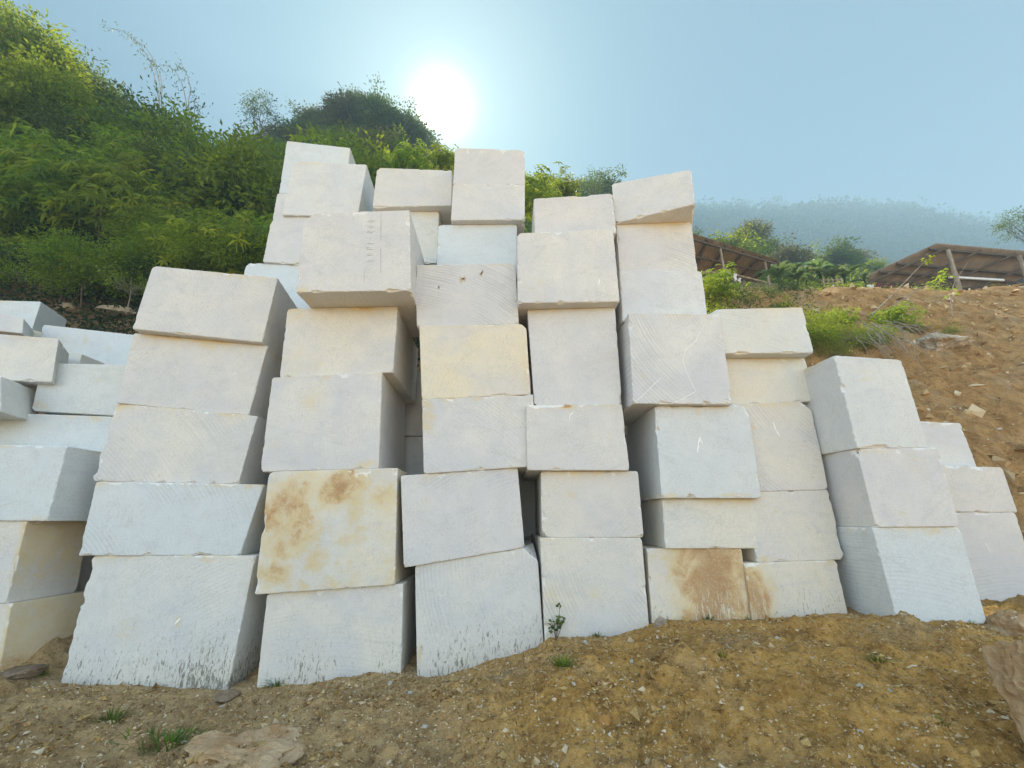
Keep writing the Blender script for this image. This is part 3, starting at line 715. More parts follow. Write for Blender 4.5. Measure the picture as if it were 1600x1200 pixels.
p = on_ground(372, 1192); rock('boulder', 'flat tan boulder with a white left edge at the bottom of the slope', (p[0], p[1] + .02, p[2] - .03), (.38, .34, .14), M['rock'], 8, .9, rough=1.0)
rock('boulder', 'white and tan boulder beside the foot of the right three-high stack', at(1592, 1000, 4.6), (.34, .30, .24), M['rock'], 13, .4, rough=.8, hmin=.68)
rock('boulder', 'tall brown rock standing at the lower right frame edge', at(1655, 1095, 2.95), (.25, .28, .40), M['rock'], 29, .4, rough=.7, hmin=.6)
p = on_ground(1472, 545, 6); rock('rock_outcrop', 'chunky tan rock jutting from the cut bank above the right stack', (p[0], p[1] + .15, p[2] + .08), (.58, .45, .30), M['rockgrey'], 36, -.5, rough=.9, hmin=.5)
p = on_ground(1432, 512, 6); rock('rock_outcrop', 'earthy ledge of rock uphill from the jutting tan rock', (p[0], p[1] + .15, p[2] + .02), (.5, .5, .2), M['rockdark'], 33, -.5, rough=.9, hmin=.5)
p = on_ground(28, 1058); rock('flat_stone', 'brown flat stone lying by the leftmost bottom block', (p[0], p[1], p[2] + .02), (.26, .15, .05), M['rockdark'], 41, .3, sub=4)
p = on_ground(352, 1092); rock('flat_stone', 'dark slate slab beside the streaked ground block', (p[0], p[1], p[2] + .03), (.13, .09, .05), M['rockdark'], 43, .8, sub=4)
p = on_ground(1029, 978); rock('rubble_stone', 'cream rubble stone jammed next to the curved-groove ground block', (p[0], p[1] - .03, p[2] + .03), (.075, .06, .07), M['rockgrey'], 45, .1, sub=4, rough=1.2, hmin=.4)
p = on_ground(946, 1130); rock('rubble_stone', 'orange rounded stone in the lower middle of the soil', (p[0], p[1], p[2] + .0), (.058, .05, .05), rockmat('orange_rock', (.45, .22, .06), (.58, .33, .12), (.5, .36, .2), 5, .3), 47, .1, sub=4)
p = at(190, 487, 9.6); rock('flat_stone', 'pale long stone on the dark bank behind the left stack', (p[0], p[1], p[2]), (.62, .3, .10), M['rockgrey'], 49, .05, sub=4)
p = at(110, 486, 9.9); rock('rubble_stone', 'mossy brown stone in the dark hollow above the leftmost blocks', (p[0], p[1], p[2]), (.42, .3, .20), M['rockdark'], 51, .3, sub=4)

chips = [(915, 1020, .042, 'large white chip below the curved-groove ground block'), (987, 1044, .030, 'white chip alone on the ochre soil under the sapling'),
         (1214, 995, .030, 'upright white chip below the mud streaked ground block'), (1243, 1011, .026, 'flat white chip beside the upright one'),
         (1272, 1037, .020, 'thin sliver of white stone on the right slope'), (345, 1108, .038, 'white chip beside the dark slate slab'),
         (318, 1118, .034, 'second pale chip down from the dark slate slab'), (897, 1092, .026, 'white chip left of centre under the grass tuft'),
         (1393, 1087, .022, 'white chip on the lower right slope'), (1560, 669, .075, 'white stone lying on the bare cut slope'),
         (664, 1150, .03, 'pair-forming white chip low in the middle'), (1346, 1083, .028, 'long pale chip among the streaky soil'),
         (892, 1082, .02, 'small cream chip under the centre tuft'), (1040, 1130, .018, 'small white chip near the orange stone'),
         (1345, 1155, .03, 'pale chip at the bottom of the right slope'), (610, 1075, .03, 'chalky chip under the gap between stacks'),
         (640, 1090, .034, 'broad chalky chip near the corner-cut block'), (1420, 985, .02, 'small chip in front of the right three-high stack')]
for i, (px, py, s, lb) in enumerate(chips):
    p = on_ground(px, py)
    rock('stone_chip', lb, (p[0], p[1], p[2] + s * .25), (s * 1.1, s * .8, s * .6), M['chip'], 100 + i, i * 1.3, 'stone chip', 'white chips on the soil', sub=3, rough=1.0, hmin=.28)

# gravel: thousands of bits lying in the soil, one mass
def gravel(name, label, xs, ys, sz, matn):
    n = len(xs)
    zs = Hn(xs, ys)
    base = np.array([[1, 0, 0], [0, 1, 0], [-1, 0, 0], [0, -1, 0], [0, 0, 1], [0, 0, -1]], float)
    fc = np.array([[0, 1, 4], [1, 2, 4], [2, 3, 4], [3, 0, 4], [1, 0, 5], [2, 1, 5], [3, 2, 5], [0, 3, 5]])
    V = base[None] * (1 + .45 * RNG.normal(size=(n, 6, 3)) * 1.0) 
    V = V + .25 * RNG.normal(size=(n, 6, 3))
    V *= sz[:, None, None] * np.array([1, 1, .7]) * RNG.uniform(.6, 1.3, (n, 1, 3))
    V += np.stack([xs, ys, zs + sz * .12], -1)[:, None]
    Fa = fc[None] + (np.arange(n) * 6)[:, None, None]
    lv = np.repeat(RNG.random(n), 6)
    o = mesh_np(name, V.reshape(-1, 3), Fa.reshape(-1, 3), matn, attrs=dict(lv=lv))
    tag(o, label, kind='stuff')
def gravmat():
    m, nt, out = nmat('gravel'); b = NB(nt); lv = b.attr('lv')
    cr = nt.nodes.new('ShaderNodeValToRGB'); b.link(lv, cr.inputs[0]); e = cr.color_ramp.elements
    e[0].position = 0; e[0].color = (.22, .12, .045, 1); e[1].position = 1; e[1].color = (.78, .75, .68, 1)
    for ps, c in ((.22, (.36, .22, .09, 1)), (.42, (.50, .36, .19, 1)), (.72, (.54, .42, .25, 1)), (.93, (.60, .50, .34, 1))):
        q = e.new(ps); q.color = c
    e[-1].color = (.68, .60, .45, 1)
    b.link(b.bsdf(cr.outputs[0], .9, None, .2), out.inputs[0]); return m
GM = gravmat()
n = 62000
ys = RNG.uniform(2.6, 5.15, n); az = RNG.uniform(-1.15, 1.25, n); xs = az * ys
dens = .35 + .65 * (fbm(xs * 1.4, ys * 1.4, s=61, o=3) * .5 + .5 + .45 * np.exp(-((xs + .8) / 1.3) ** 2) - .45 * (xs > 1.0)) * .8
k = RNG.random(n) < dens; xs, ys = xs[k], ys[k]
sz = .0035 + .0045 * RNG.random(len(xs)) + .018 * RNG.random(len(xs)) ** 22
gravel('gravel', 'pale grit and crumbs scattered through the clay in front of the blocks', xs, ys, sz, GM)
n = 4200
ys = RNG.uniform(2.7, 5.1, n); xs = RNG.uniform(-1.15, 1.25, n) * ys
k = fbm(xs * 1.8, ys * 1.8, s=71, o=3) > -.1; xs, ys = xs[k], ys[k]
def clodmat():
    m, nt, out = nmat('clods'); b = NB(nt); lv = b.attr('lv'); g = nt.nodes.new('ShaderNodeNewGeometry').outputs['Position']
    c = b.mix(lv, (.17, .09, .025), (.50, .33, .12)); c = b.mix(b.ramp(b.noise(g, 60, 4, .7), .5, .7), c, (.58, .46, .26))
    b.link(b.bsdf(c, .95, b.bump(b.noise(g, 80, 4, .7), .8, .01), .1), out.inputs[0]); return m
gravel('soil_clods', 'crumbled clods of ochre clay on the ground', xs, ys, .008 + .012 * RNG.random(len(xs)) + .03 * RNG.random(len(xs)) ** 8, clodmat())
n = 5000
ys = RNG.uniform(6.2, 13, n); xs = RNG.uniform(.75, 1.6, n) * ys
sz = .010 + .012 * RNG.random(n) + .12 * RNG.random(n) ** 16
gravel('rubble', 'loose stones and clods on the cut slope', xs, ys, sz, GM)

# ------------------------------------------------------------------ leaves
def leaves(c, d, L, Wd, fold=.25, droop=.0):
    """diamond leaves: c base points, d unit directions, L lengths -> V,F"""
    n = len(c)
    rnd = RNG.normal(size=(n, 3)); side = np.cross(d, rnd); side /= np.linalg.norm(side, axis=1, keepdims=True) + 1e-9
    up = np.cross(side, d)
    flip = np.where(up[:, 2:3] < 0, -1, 1); up = up * flip
    L = np.asarray(L).reshape(-1, 1) * np.ones((n, 1)); W = L * Wd
    mid = c + d * L * .45 + up * L * .06
    tip = c + d * L - up * L * fold * .6 + np.array([0, 0, -1]) * L * droop
    V = np.stack([c, mid - side * W / 2 - up * W * fold * .3, tip, mid + side * W / 2 - up * W * fold * .3], 1)
    Fq = np.array([[0, 1, 2], [0, 2, 3]])[None] + (np.arange(n) * 4)[:, None, None]
    return V.reshape(-1, 3), Fq.reshape(-1, 3)

def unit(v): return v / (np.linalg.norm(v, axis=-1, keepdims=True) + 1e-9)

def crown_points(n_clump, rx, rz, zc, seed, shell=.35):
    rg = np.random.default_rng(seed)
    d = unit(rg.normal(size=(n_clump, 3))); d[:, 2] = np.where(d[:, 2] < -.45, -d[:, 2], d[:, 2])
    r = (shell + (1 - shell) * rg.random(n_clump) ** .6) * (1 + .22 * rg.normal(size=n_clump))
    c = d * r[:, None] * np.array([rx, rx, rz]); c[:, 2] += zc
    # lopsided outline
    c[:, 0] += .25 * rx * np.sin(c[:, 2] * 1.7 / rz + seed); c[:, 1] += .2 * rx * np.cos(c[:, 2] * 1.3 / rz + seed)
    return c, d

def make_tree(name, seed, h, rx, rz, n_clump, per, leaf, wd, mat, clr=.28, palm=0, trunk_r=.07, droop=.15, branches=9, bmat='bark'):
    """trunk + crown; returns an Empty root, built at origin"""
    rg = np.random.default_rng(seed)
    root = empty(name, (0, 0, 0))
    zc = h - rz
    C, D = crown_points(n_clump, rx, rz, zc, seed)
    C[:, 2] = np.maximum(C[:, 2], .12 * h)
    t = MB()
    tp = Vector((rg.normal() * .2, rg.normal() * .2, h * .82))
    sp = [Vector((0, 0, -.3)), Vector((rg.normal() * .06, rg.normal() * .06, h * .25)), Vector((tp.x * .5, tp.y * .5, h * .55)), tp]
    t.tube(sp, [trunk_r, trunk_r * .8, trunk_r * .5, trunk_r * .15], 6)
    for q in range(branches):
        e = Vector(C[rg.integers(len(C))]); f = rg.uniform(.15, .6)
        s = sp[1].lerp(sp[3], f); m_ = s.lerp(e, .5) + Vector((0, 0, -.08 * (e - s).length))
        t.tube([s, m_, e], [trunk_r * .4, trunk_r * .25, trunk_r * .08], 5)
    t.build('trunk', M[bmat], root, True)
    Vs, Fs, A = [], [], []; base = 0
    for i in range(n_clump):
        cr = clr * rg.uniform(.6, 1.4)
        if palm:
            m = per // palm
            pc = C[i] + rg.normal(size=(m, 3)) * cr * np.array([1, 1, .7])
            axis_ = unit(D[i] + rg.normal(size=(m, 3)) * .45 + np.array([0, 0, .35]))
            cc = np.repeat(pc, palm, 0); ax_ = np.repeat(axis_, palm, 0)
            o1 = unit(np.cross(ax_, rg.normal(size=(len(ax_), 3)) if False else np.array([[.3, .5, .1]]))); o2 = np.cross(ax_, o1)
            ang = np.tile(np.arange(palm) / palm * 2 * math.pi, m) + np.repeat(rg.random(m) * 6, palm)
            dd = unit(o1 * np.cos(ang)[:, None] + o2 * np.sin(ang)[:, None] + ax_ * .15 + np.array([0, 0, -droop]))
            l = leaf * np.repeat(rg.uniform(.7, 1.25, m), palm)
            lv = np.repeat(rg.random(m), palm) * .6 + rg.random(len(cc)) * .4
        else:
            cc = C[i] + rg.normal(size=(per, 3)) * cr * np.array([1, 1, .75]) * .6
            dd = unit(unit(cc - C[i]) + D[i] * .4 + rg.normal(size=(per, 3)) * .5 + np.array([0, 0, -droop]))
            l = leaf * rg.uniform(.6, 1.3, per); lv = np.clip(rg.random(per) * .7 + rg.random() * .35, 0, 1)
        v, f = leaves(cc, dd, l, wd, droop=droop * .6)
        Vs.append(v); Fs.append(f + base); base += len(v); A.append(np.repeat(lv, 4))
    mesh_np('crown', np.concatenate(Vs), np.concatenate(Fs), M[mat], root, attrs=dict(lv=np.concatenate(A)), smooth=False)
    return root

PROTO = {}
def proto(k, *a, **kw):
    PROTO[k] = make_tree(*a, **kw); PROTO[k]['used'] = 0
proto('dense1', 'broadleaf_tree', 1, 4.6, 1.7, 2.0, 90, 50, .21, .45, 'leaf_a', clr=.42, trunk_r=.08)
proto('dense2', 'broadleaf_tree', 2, 4.0, 1.5, 1.7, 80, 50, .19, .42, 'leaf_c', clr=.40, trunk_r=.07)
proto('dull', 'broadleaf_tree', 3, 4.4, 1.9, 1.8, 80, 46, .20, .45, 'leaf_d', clr=.42, trunk_r=.08)
proto('bright', 'leafy_shrub', 4, 2.6, 1.25, 1.2, 52, 36, .30, .25, 'leaf_b', clr=.34, palm=6, trunk_r=.035, droop=.35)
proto('bright2', 'leafy_shrub', 5, 2.0, 1.15, .95, 48, 42, .25, .27, 'leaf_b', clr=.30, palm=6, trunk_r=.03, droop=.3)
proto('fine', 'bushy_shrub', 6, 1.8, 1.15, .85, 120, 60, .085, .40, 'leaf_a', clr=.30, trunk_r=.03)
proto('scrub', 'scrubby_bush', 16, 1.5, 1.1, .7, 60, 24, .085, .42, 'leaf_b', clr=.30, trunk_r=.025, branches=40, bmat='twig')
proto('airy', 'slender_tree', 7, 6.0, 1.5, 1.6, 46, 34, .17, .40, 'leaf_c', clr=.42, trunk_r=.06, branches=20)
proto('far1', 'ridge_tree', 8, 6.5, 2.6, 2.9, 95, 60, .34, .50, 'leaf_c', clr=.75, trunk_r=.13)
proto('far2', 'ridge_tree', 9, 5.5, 2.9, 2.4, 100, 60, .34, .50, 'leaf_a', clr=.75, trunk_r=.12)
proto('far3', 'ridge_tree', 10, 6.2, 2.5, 2.6, 80, 55, .34, .50, 'leaf_d', clr=.75, trunk_r=.12)

def put(k, x, y, label, cat, group, sc=1.0, rz=None, dz=-.1, z=None):
    r = PROTO[k]
    o = r if not r['used'] else copy_tree(r)
    r['used'] = 1
    o.location = (x, y, (hz(x, y) if z is None else z) + dz); o.rotation_euler = (0, 0, random.uniform(0, 6.28) if rz is None else rz); o.scale = (sc,) * 3
    tag(o, label, cat, group)
    return o

# left hillside
def scatter(n, xr, yr, md, seed, ok=lambda x, y: True):
    rg = random.Random(seed); pts = []; tries = 0
    while len(pts) < n and tries < n * 60:
        tries += 1; x = rg.uniform(*xr); y = rg.uniform(*yr)
        if not ok(x, y): continue
        if all((x - a) ** 2 + (y - c) ** 2 > md * md for a, c in pts): pts.append((x, y))
    return pts
GL = 'trees crowding the left hillside'
rg = random.Random(5)
for x, y in scatter(120, (-38, -3.0), (12.5, 24), 1.3, 3, lambda x, y: -1.95 < x / y < -.32 ):
    k = rg.choice(('dense1', 'dense1', 'dense1', 'dense2', 'dense2', 'dull'))
    lb = {'dense1': 'mid green broadleaf tree packed into the left hillside', 'dense2': 'dark green broadleaf tree packed into the left hillside', 'dull': 'dull olive broadleaf tree packed into the left hillside'}[k]
    put(k, x, y, lb, 'tree', GL, rg.choice((.55, .7, .85, 1.1)) * rg.uniform(.9, 1.05))
GS = 'leafy shrubs along the top of the left bank'
for x, y in scatter(85, (-24, -2.6), (10.3, 15.5), .95, 4, lambda x, y: -1.9 < x / y < -.25):
    k = rg.choice(('bright', 'bright', 'bright2', 'bright2', 'fine', 'dense2'))
    lb = {'bright': 'yellow-green shrub with hanging palm-shaped leaves on the left bank', 'bright2': 'low yellow-green shrub with splayed leaves on the left bank', 'fine': 'bushy small-leaved green shrub on the left bank', 'dense2': 'dark green young tree among the left bank shrubs'}[k]
    put(k, x, y, lb, 'shrub' if k != 'dense2' else 'tree', GS, rg.uniform(.75, 1.15) if k != 'dense2' else .55)

rg = random.Random(17)
for i in range(30):
    px = rg.uniform(-10, 400) if i < 24 else rg.uniform(60, 230); Yd = rg.uniform(9.3, 10.6); py = rg.uniform(448, 482) if px < 230 else rg.uniform(420, 440)
    q = P(px, py, Yd); k = rg.choice(('fine', 'fine', 'dense2', 'scrub'))
    put(k, q[0], q[1], {'fine': 'low bushy shrub at the dark foot of the left bank', 'dense2': 'dark green young tree at the foot of the left bank', 'scrub': 'twiggy scrub bush at the foot of the left bank'}[k], 'shrub' if k != 'dense2' else 'tree', 'low growth at the foot of the left bank', {'fine': .75, 'dense2': .36, 'scrub': .8}[k] * rg.uniform(.8, 1.2), z=q[2] - .3, dz=0)

# centre ridge trees against the sky
GR = 'trees on the ridge behind the stacks'
for x, y in scatter(64, (-48, 26), (38, 54), 3.0, 8, lambda x, y: -.92 < x / y < .5):
    k = rg.choice(('far1', 'far1', 'far2', 'far3'))
    lb = {'far1': 'dark tree on the hazy ridge behind the stacks', 'far2': 'green spreading tree on the hazy ridge behind the stacks', 'far3': 'brownish tree on the hazy ridge behind the stacks'}[k]
    put(k, x, y, lb, 'tree', GR, rg.uniform(.65, 1.0))
for x, y in scatter(34, (-40, -6), (39, 49), 2.4, 19, lambda x, y: -.77 < x / y < -.2):
    k = rg.choice(('far1', 'far3', 'far3'))
    put(k, x, y, {'far1': 'dark tree on the hazy ridge behind the stacks', 'far3': 'brownish tree on the hazy ridge behind the stacks'}[k], 'tree', GR, rg.uniform(.75, 1.05))
def puttop(k, px, ytop, Y, sc, h, label, cat):
    q = P(px, ytop, Y); put(k, q[0], Y, label, cat, None, sc, z=q[2] - h * sc, dz=0)
puttop('airy', 418, 160, 30, 1.1, 6.2, 'tall airy tree standing clear of the ridge left of the top block', 'tree')
puttop('airy', 925, 270, 30, .72, 6.2, 'sparse feathery tree above the fourth stack', 'tree')
puttop('bright', 842, 288, 13, .72, 2.5, 'yellow-green sapling crown in the gap left of the fourth stack', 'shrub')
puttop('bright2', 882, 284, 14, .55, 2.0, 'small bright bush peeping over the fourth stack', 'shrub')
puttop('dense2', 832, 282, 19, .62, 4.0, 'dark young tree behind the gap beside the centre pair', 'tree')
puttop('bright', 650, 240, 12, .55, 2.6, 'sunlit yellow-green bush rising just above the square upper block', 'shrub')
puttop('bright2', 692, 238, 12.6, .55, 2.1, 'sunlit bush left of the uppermost centre block', 'shrub')

# trees behind the sheds
GB = 'trees rising behind the sheds'
for x, y in scatter(95, (11, 115), (30, 75), 2.8, 12, lambda x, y: .42 < x / y < 1.7 and (y > 30 or x / y > .6)):
    k = rg.choice(('far2', 'far2', 'far1', 'far3'))
    lb = {'far1': 'dark green tree in the wood behind the sheds', 'far2': 'fresh green tree in the wood behind the sheds', 'far3': 'greyish olive tree in the wood behind the sheds'}[k]
    put(k, x, y, lb, 'tree', GB, rg.uniform(.55, .9) * (.62 if x / y > .95 else 1))
puttop('airy', 1588, 328, 27, .85, 6.2, 'twiggy half-bare tree beside the right shed roof', 'tree')
puttop('far3', 1172, 352, 40, .7, 6.0, 'pale round tree just past the end of the left shed roof', 'tree')

# far wooded ridge: one mass
def far_wood():
    n = 2600
    ys = RNG.uniform(170, 308, n); azs = RNG.uniform(.3, 1.9, n); xs = azs * ys
    zs = Hn(xs, ys)
    rad = RNG.uniform(2.2, 5.2, n) + 3.5 * (RNG.random(n) < .14)
    hh = rad * RNG.uniform(.9, 1.6, n)
    per = 34
    d = unit(RNG.normal(size=(n, per, 3))); d[..., 2] = np.abs(d[..., 2]) * 1.0 - .15
    c = np.stack([xs, ys, zs + hh * .8], -1)[:, None] + d * np.stack([rad, rad, hh], -1)[:, None] * RNG.uniform(.55, 1.05, (n, per, 1))
    dd = unit(d + RNG.normal(size=d.shape) * .8)
    v, f = leaves(c.reshape(-1, 3), dd.reshape(-1, 3), RNG.uniform(1.3, 2.8, n * per), .75)
    lv = np.repeat(np.clip(np.repeat(RNG.random(n), per) * .6 + RNG.random(n * per) * .4, 0, 1), 4)
    o = mesh_np('far_forest', v, f, M['leaf_g'], attrs=dict(lv=lv)); tag(o, 'hazy wooded ridge far behind the sheds', kind='stuff')
far_wood()

# undergrowth on the banks
def undergrowth(name, label, xs, ys, per, spread, L, wd, mat, up=.5, lift=.15):
    zs = Hn(xs, ys); n = len(xs)
    c = np.repeat(np.stack([xs, ys, zs + lift * RNG.random(n)], -1), per, 0) + RNG.normal(size=(n * per, 3)) * spread
    dd = unit(RNG.normal(size=c.shape) + np.array([0, -.5, up]))
    v, f = leaves(c, dd, L * RNG.uniform(.6, 1.4, len(c)), wd, droop=.2)
    lv = np.repeat(np.clip(np.repeat(RNG.random(n), per) * .6 + RNG.random(len(c)) * .4, 0, 1), 4)
    o = mesh_np(name, v, f, M[mat], attrs=dict(lv=lv)); tag(o, label, kind='stuff')
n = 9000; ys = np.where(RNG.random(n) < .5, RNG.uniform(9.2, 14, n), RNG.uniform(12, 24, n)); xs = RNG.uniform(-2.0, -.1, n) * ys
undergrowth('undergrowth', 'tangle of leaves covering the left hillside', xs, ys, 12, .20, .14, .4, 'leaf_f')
n = 520; ys = RNG.uniform(10.4, 12.6, n); xs = np.interp(RNG.random(n), [0, 1], [.33, .80]) * ys
undergrowth('ground_cover', 'weedy green cover along the edge of the right bank', xs, ys, 12, .12, .085, .4, 'leaf_c')
n = 900; ys = RNG.uniform(11.8, 16, n); xs = RNG.uniform(.5, 1.5, n) * ys
kk = fbm(xs * .6, ys * .6, s=77, o=2) > .15; xs, ys = xs[kk], ys[kk]
undergrowth('weeds', 'patchy low weeds on the bare earth before the sheds', xs, ys, 10, .10, .07, .35, 'leaf_b')
n = 8000; ys = RNG.uniform(24, 62, n); xs = RNG.uniform(-.95, 1.7, n) * ys
undergrowth('thicket', 'thicket filling in between the trees of the middle hills', xs, ys, 12, .42, .34, .5, 'leaf_a', lift=.6)

# shrubs on the right bank edge, overhanging
GK = 'shrubs on the edge of the right bank'
for px, py, Yd, k, s in ((1118, 462, 10.6, 'bright', .34), (1128, 440, 11.6, 'bright2', .42), (1150, 495, 10.2, 'scrub', .50), (1195, 492, 10.4, 'scrub', .5), (1240, 505, 10.0, 'scrub', .62), (1285, 522, 9.6, 'fine', .55),
                         (1330, 532, 9.4, 'scrub', .62), (1362, 528, 9.5, 'fine', .42), (1310, 500, 10.4, 'bright2', .34), (1390, 498, 10.2, 'bright2', .36), (1420, 508, 10.0, 'scrub', .4),
                         (1225, 478, 11.2, 'bright2', .30), (1160, 464, 11.4, 'scrub', .4), (1108, 502, 9.8, 'scrub', .6), (1480, 507, 10.0, 'scrub', .30), (1500, 500, 10.4, 'fine', .2),
                         (1262, 540, 9.2, 'fine', .5), (1300, 552, 9.0, 'scrub', .5), (1345, 505, 10.3, 'scrub', .42)):
    p = P(px, py + 14, Yd)
    lb = {'bright': 'bright leafy shrub on the right bank beside the left shed', 'bright2': 'small yellow-green bush on the edge of the right bank', 'fine': 'dense dark shrub hanging over the edge of the right bank', 'scrub': 'twiggy green scrub bush on the edge of the right bank'}[k]
    put(k, p[0], p[1], lb, 'shrub', GK, s, z=p[2] - .25, dz=0)

# hanging roots and dry stalks on the bank
def stalks(name, label, x0, x1, Yd, n, seed, up=False):
    rg = random.Random(seed); t = MB()
    for i in range(n):
        px = rg.uniform(x0, x1); py = rg.uniform(500, 535) if not up else rg.uniform(480, 520)
        a = Vector(P(px, py, Yd + rg.uniform(-.2, .3)))
        d = Vector((rg.uniform(-.2, .5), rg.uniform(-.5, -.1), rg.uniform(-.9, -.35))) if not up else Vector((rg.uniform(-.5, .5), rg.uniform(-.3, .1), rg.uniform(.2, .5)))
        b_ = a + d * .5 + Vector((rg.uniform(-.12, .12), -.05, .05)); c = a + d
        t.tube([a, b_, c], [.007, .006, .003], 4)
    o = t.build(name, M['twig'], None); tag(o, label, kind='stuff')
stalks('dead_roots', 'grey dead roots and stalks hanging over the earth hollow', 1335, 1415, 8.9, 46, 3)
stalks('dry_stalks', 'dry brown stalks matted under the bank edge shrubs', 1110, 1240, 9.6, 110, 4)

# saplings on the right bank
def sapling(label, base, pts, heads, r=.018, k=7, L=.16, mat='leaf_a'):
    root = empty('sapling', base); t = MB(); t.tube([Vector(p) - Vector(base) for p in pts], [r * (1 - .7 * i / (len(pts) - 1)) for i in range(len(pts))], 5)
    t.build('stem', M['twig'], root)
    c, d = [], []
    for h, n in heads:
        h = np.array(h) - np.array(base)
        for i in range(n):
            a = RNG.random() * 6.28; q = h + RNG.normal(size=3) * .06
            c += [q]; d += [unit(np.array([math.cos(a), math.sin(a) * .8, .35 - .8 * RNG.random()]))]
    v, f = leaves(np.array(c), np.array(d), L * RNG.uniform(.7, 1.2, len(c)), .38, droop=.25)
    mesh_np('leaves', v, f, M[mat], root, attrs=dict(lv=np.repeat(RNG.uniform(.4, 1, len(c)), 4)))
    tag(root, label, 'sapling', 'saplings on the right bank')
a = P(1362, 492, 10.2); m1 = P(1400, 455, 10.1); e = P(1448, 405, 10.0)
sapling('leaning sapling with one tuft of leaves in front of the right shed', a, [a, m1, e], [(e, 16)])
a = P(1385, 484, 10.3); m1 = P(1430, 455, 10.2); e = P(1475, 430, 10.1)
sapling('leafy branch reaching right towards the shed post', a, [a, m1, e], [(e, 22), (P(1462, 438, 10.1), 12), (P(1450, 447, 10.1), 6)])
a = P(1489, 494, 10.0); m1 = P(1485, 462, 10.0); e = P(1496, 425, 10.0)
sapling('thin dark upright sapling before the shed post', a, [a, m1, P(1492, 440, 10.), P(1512, 410, 10.0)], [(P(1487, 455, 10.), 5), (P(1480, 462, 10.), 4)], r=.014)
b_ = P(170, 150, 19); 
def bamboo(label, px, py, Yd, tips, seed):
    base = P(px, py, Yd); root = empty('bamboo', base); t = MB(); cs, ds = [], []; rg = np.random.default_rng(seed)
    for tx, ty in tips:
        e = P(tx, ty, Yd) - base; dd = Vector(e); n = 9; pts = []
        for i in range(n):
            s = i / (n - 1); q = Vector((dd.x * s ** 1.5, rg.normal() * .05, dd.z * (1 - (1 - s) ** 1.7)))
            pts.append(q)
            if i > 3:
                for _ in range(4 + int(7 * s)):
                    cs.append(np.array(q) + rg.normal(size=3) * .22); ds.append(unit(np.array([rg.normal() * .7, rg.normal() * .5, -.6])))
        t.tube(pts, [.032 * (1 - .8 * i / n) for i in range(n)], 5)
    t.build('culm', M['twig'], root)
    v, f = leaves(np.array(cs), np.array(ds),   .17 * rg.uniform(.6, 1.3, len(cs)), .3, droop=.3)
    mesh_np('leaves', v, f, M['leaf_c'], root, attrs=dict(lv=np.repeat(rg.random(len(cs)), 4)))
    tag(root, label, 'bamboo', 'bamboo reaching above the left hillside')
bamboo('arching bamboo spray against the sky above the left hillside', 240, 235, 19, [(165, 42), (200, 60), (232, 95)], 1)
bamboo('upright thin bamboo stems right of the arching spray', 285, 240, 18, [(276, 98), (252, 100), (305, 150), (315, 165)], 2)
bamboo('drooping bamboo tips at the upper left hilltop', 20, 60, 20, [(8, 12), (60, 50), (95, 75), (120, 95)], 3)
bamboo('leaning bamboo stems beside the airy ridge tree', 350, 235, 22, [(400, 190), (385, 200), (372, 215)], 4)

# ------------------------------------------------------------------ banana plants
def make_banana(seed):
    rg = np.random.default_rng(seed); root = empty('banana_plant', (0, 0, 0)); t = MB()
    t.tube([(0, 0, -.3), (.02, 0, .5), (0, .03, 1.0)], [.09, .075, .05], 7); t.build('stem', M['leaf_e'], root, True)
    V, Fc, A = [], [], []; b0 = 0
    for i in range(11):
        a = i * 2.4 + rg.random(); ln = rg.uniform(1.0, 1.55); el = rg.uniform(.55, 1.35); n = 12
        lvv = rg.random()
        for s in range(n + 1):
            q = s / n; r = ln * q * math.cos(el) * (1 + .2 * q); z = .9 + ln * (q * math.sin(el) - .62 * q ** 2.4)
            c = np.array([math.cos(a) * r, math.sin(a) * r, z]); sd = np.array([-math.sin(a), math.cos(a), 0])
            w = .17 * math.sin(math.pi * min(1, .08 + q * .93)) ** .6 * (1 - .35 * (rg.random() < .3))
            V += [c - sd * w + [0, 0, -.06 * rg.random()], c + [0, 0, .03], c + sd * w + [0, 0, -.06 * rg.random()]]; A += [lvv * .8] * 3
            if s < n:
                k = b0 + s * 3; Fc += [[k, k + 1, k + 4, k + 3], [k + 1, k + 2, k + 5, k + 4]]
        b0 += (n + 1) * 3
    mesh_np('leaves', np.array(V), np.array(Fc), M['leaf_e'], root, attrs=dict(lv=A), smooth=True)
    return root
bp = [make_banana(1), make_banana(2)]
for i, (px, py, Yd, s, lb) in enumerate(((1218, 444, 14.5, .78, 'banana plant touching the end of the left shed roof'), (1240, 446, 15.2, .75, 'second banana plant from the left shed'),
        (1262, 446, 15.8, .75, 'banana plant mid-row in the clump between the sheds'), (1283, 440, 16.5, .98, 'tallest banana plant between the sheds'),
        (1305, 443, 16.2, .8, 'banana plant right of the tallest one'), (1322, 443, 16.8, .8, 'last banana plant before the gap to the right shed'), (1250, 452, 14.0, .55, 'small drooping banana plant at the front of the clump'),
        (1348, 430, 17.6, .6, 'lone banana shoot beside the low corner of the right shed'))):
    o = bp[i] if i < 2 else copy_tree(bp[i % 2])
    p = P(px, py, Yd); o.location = (p[0], p[1], hz(p[0], p[1]) - .05); o.rotation_euler = (0, 0, i * 1.7); o.scale = (s,) * 3
    tag(o, lb, 'banana plant', 'banana plants between the sheds')

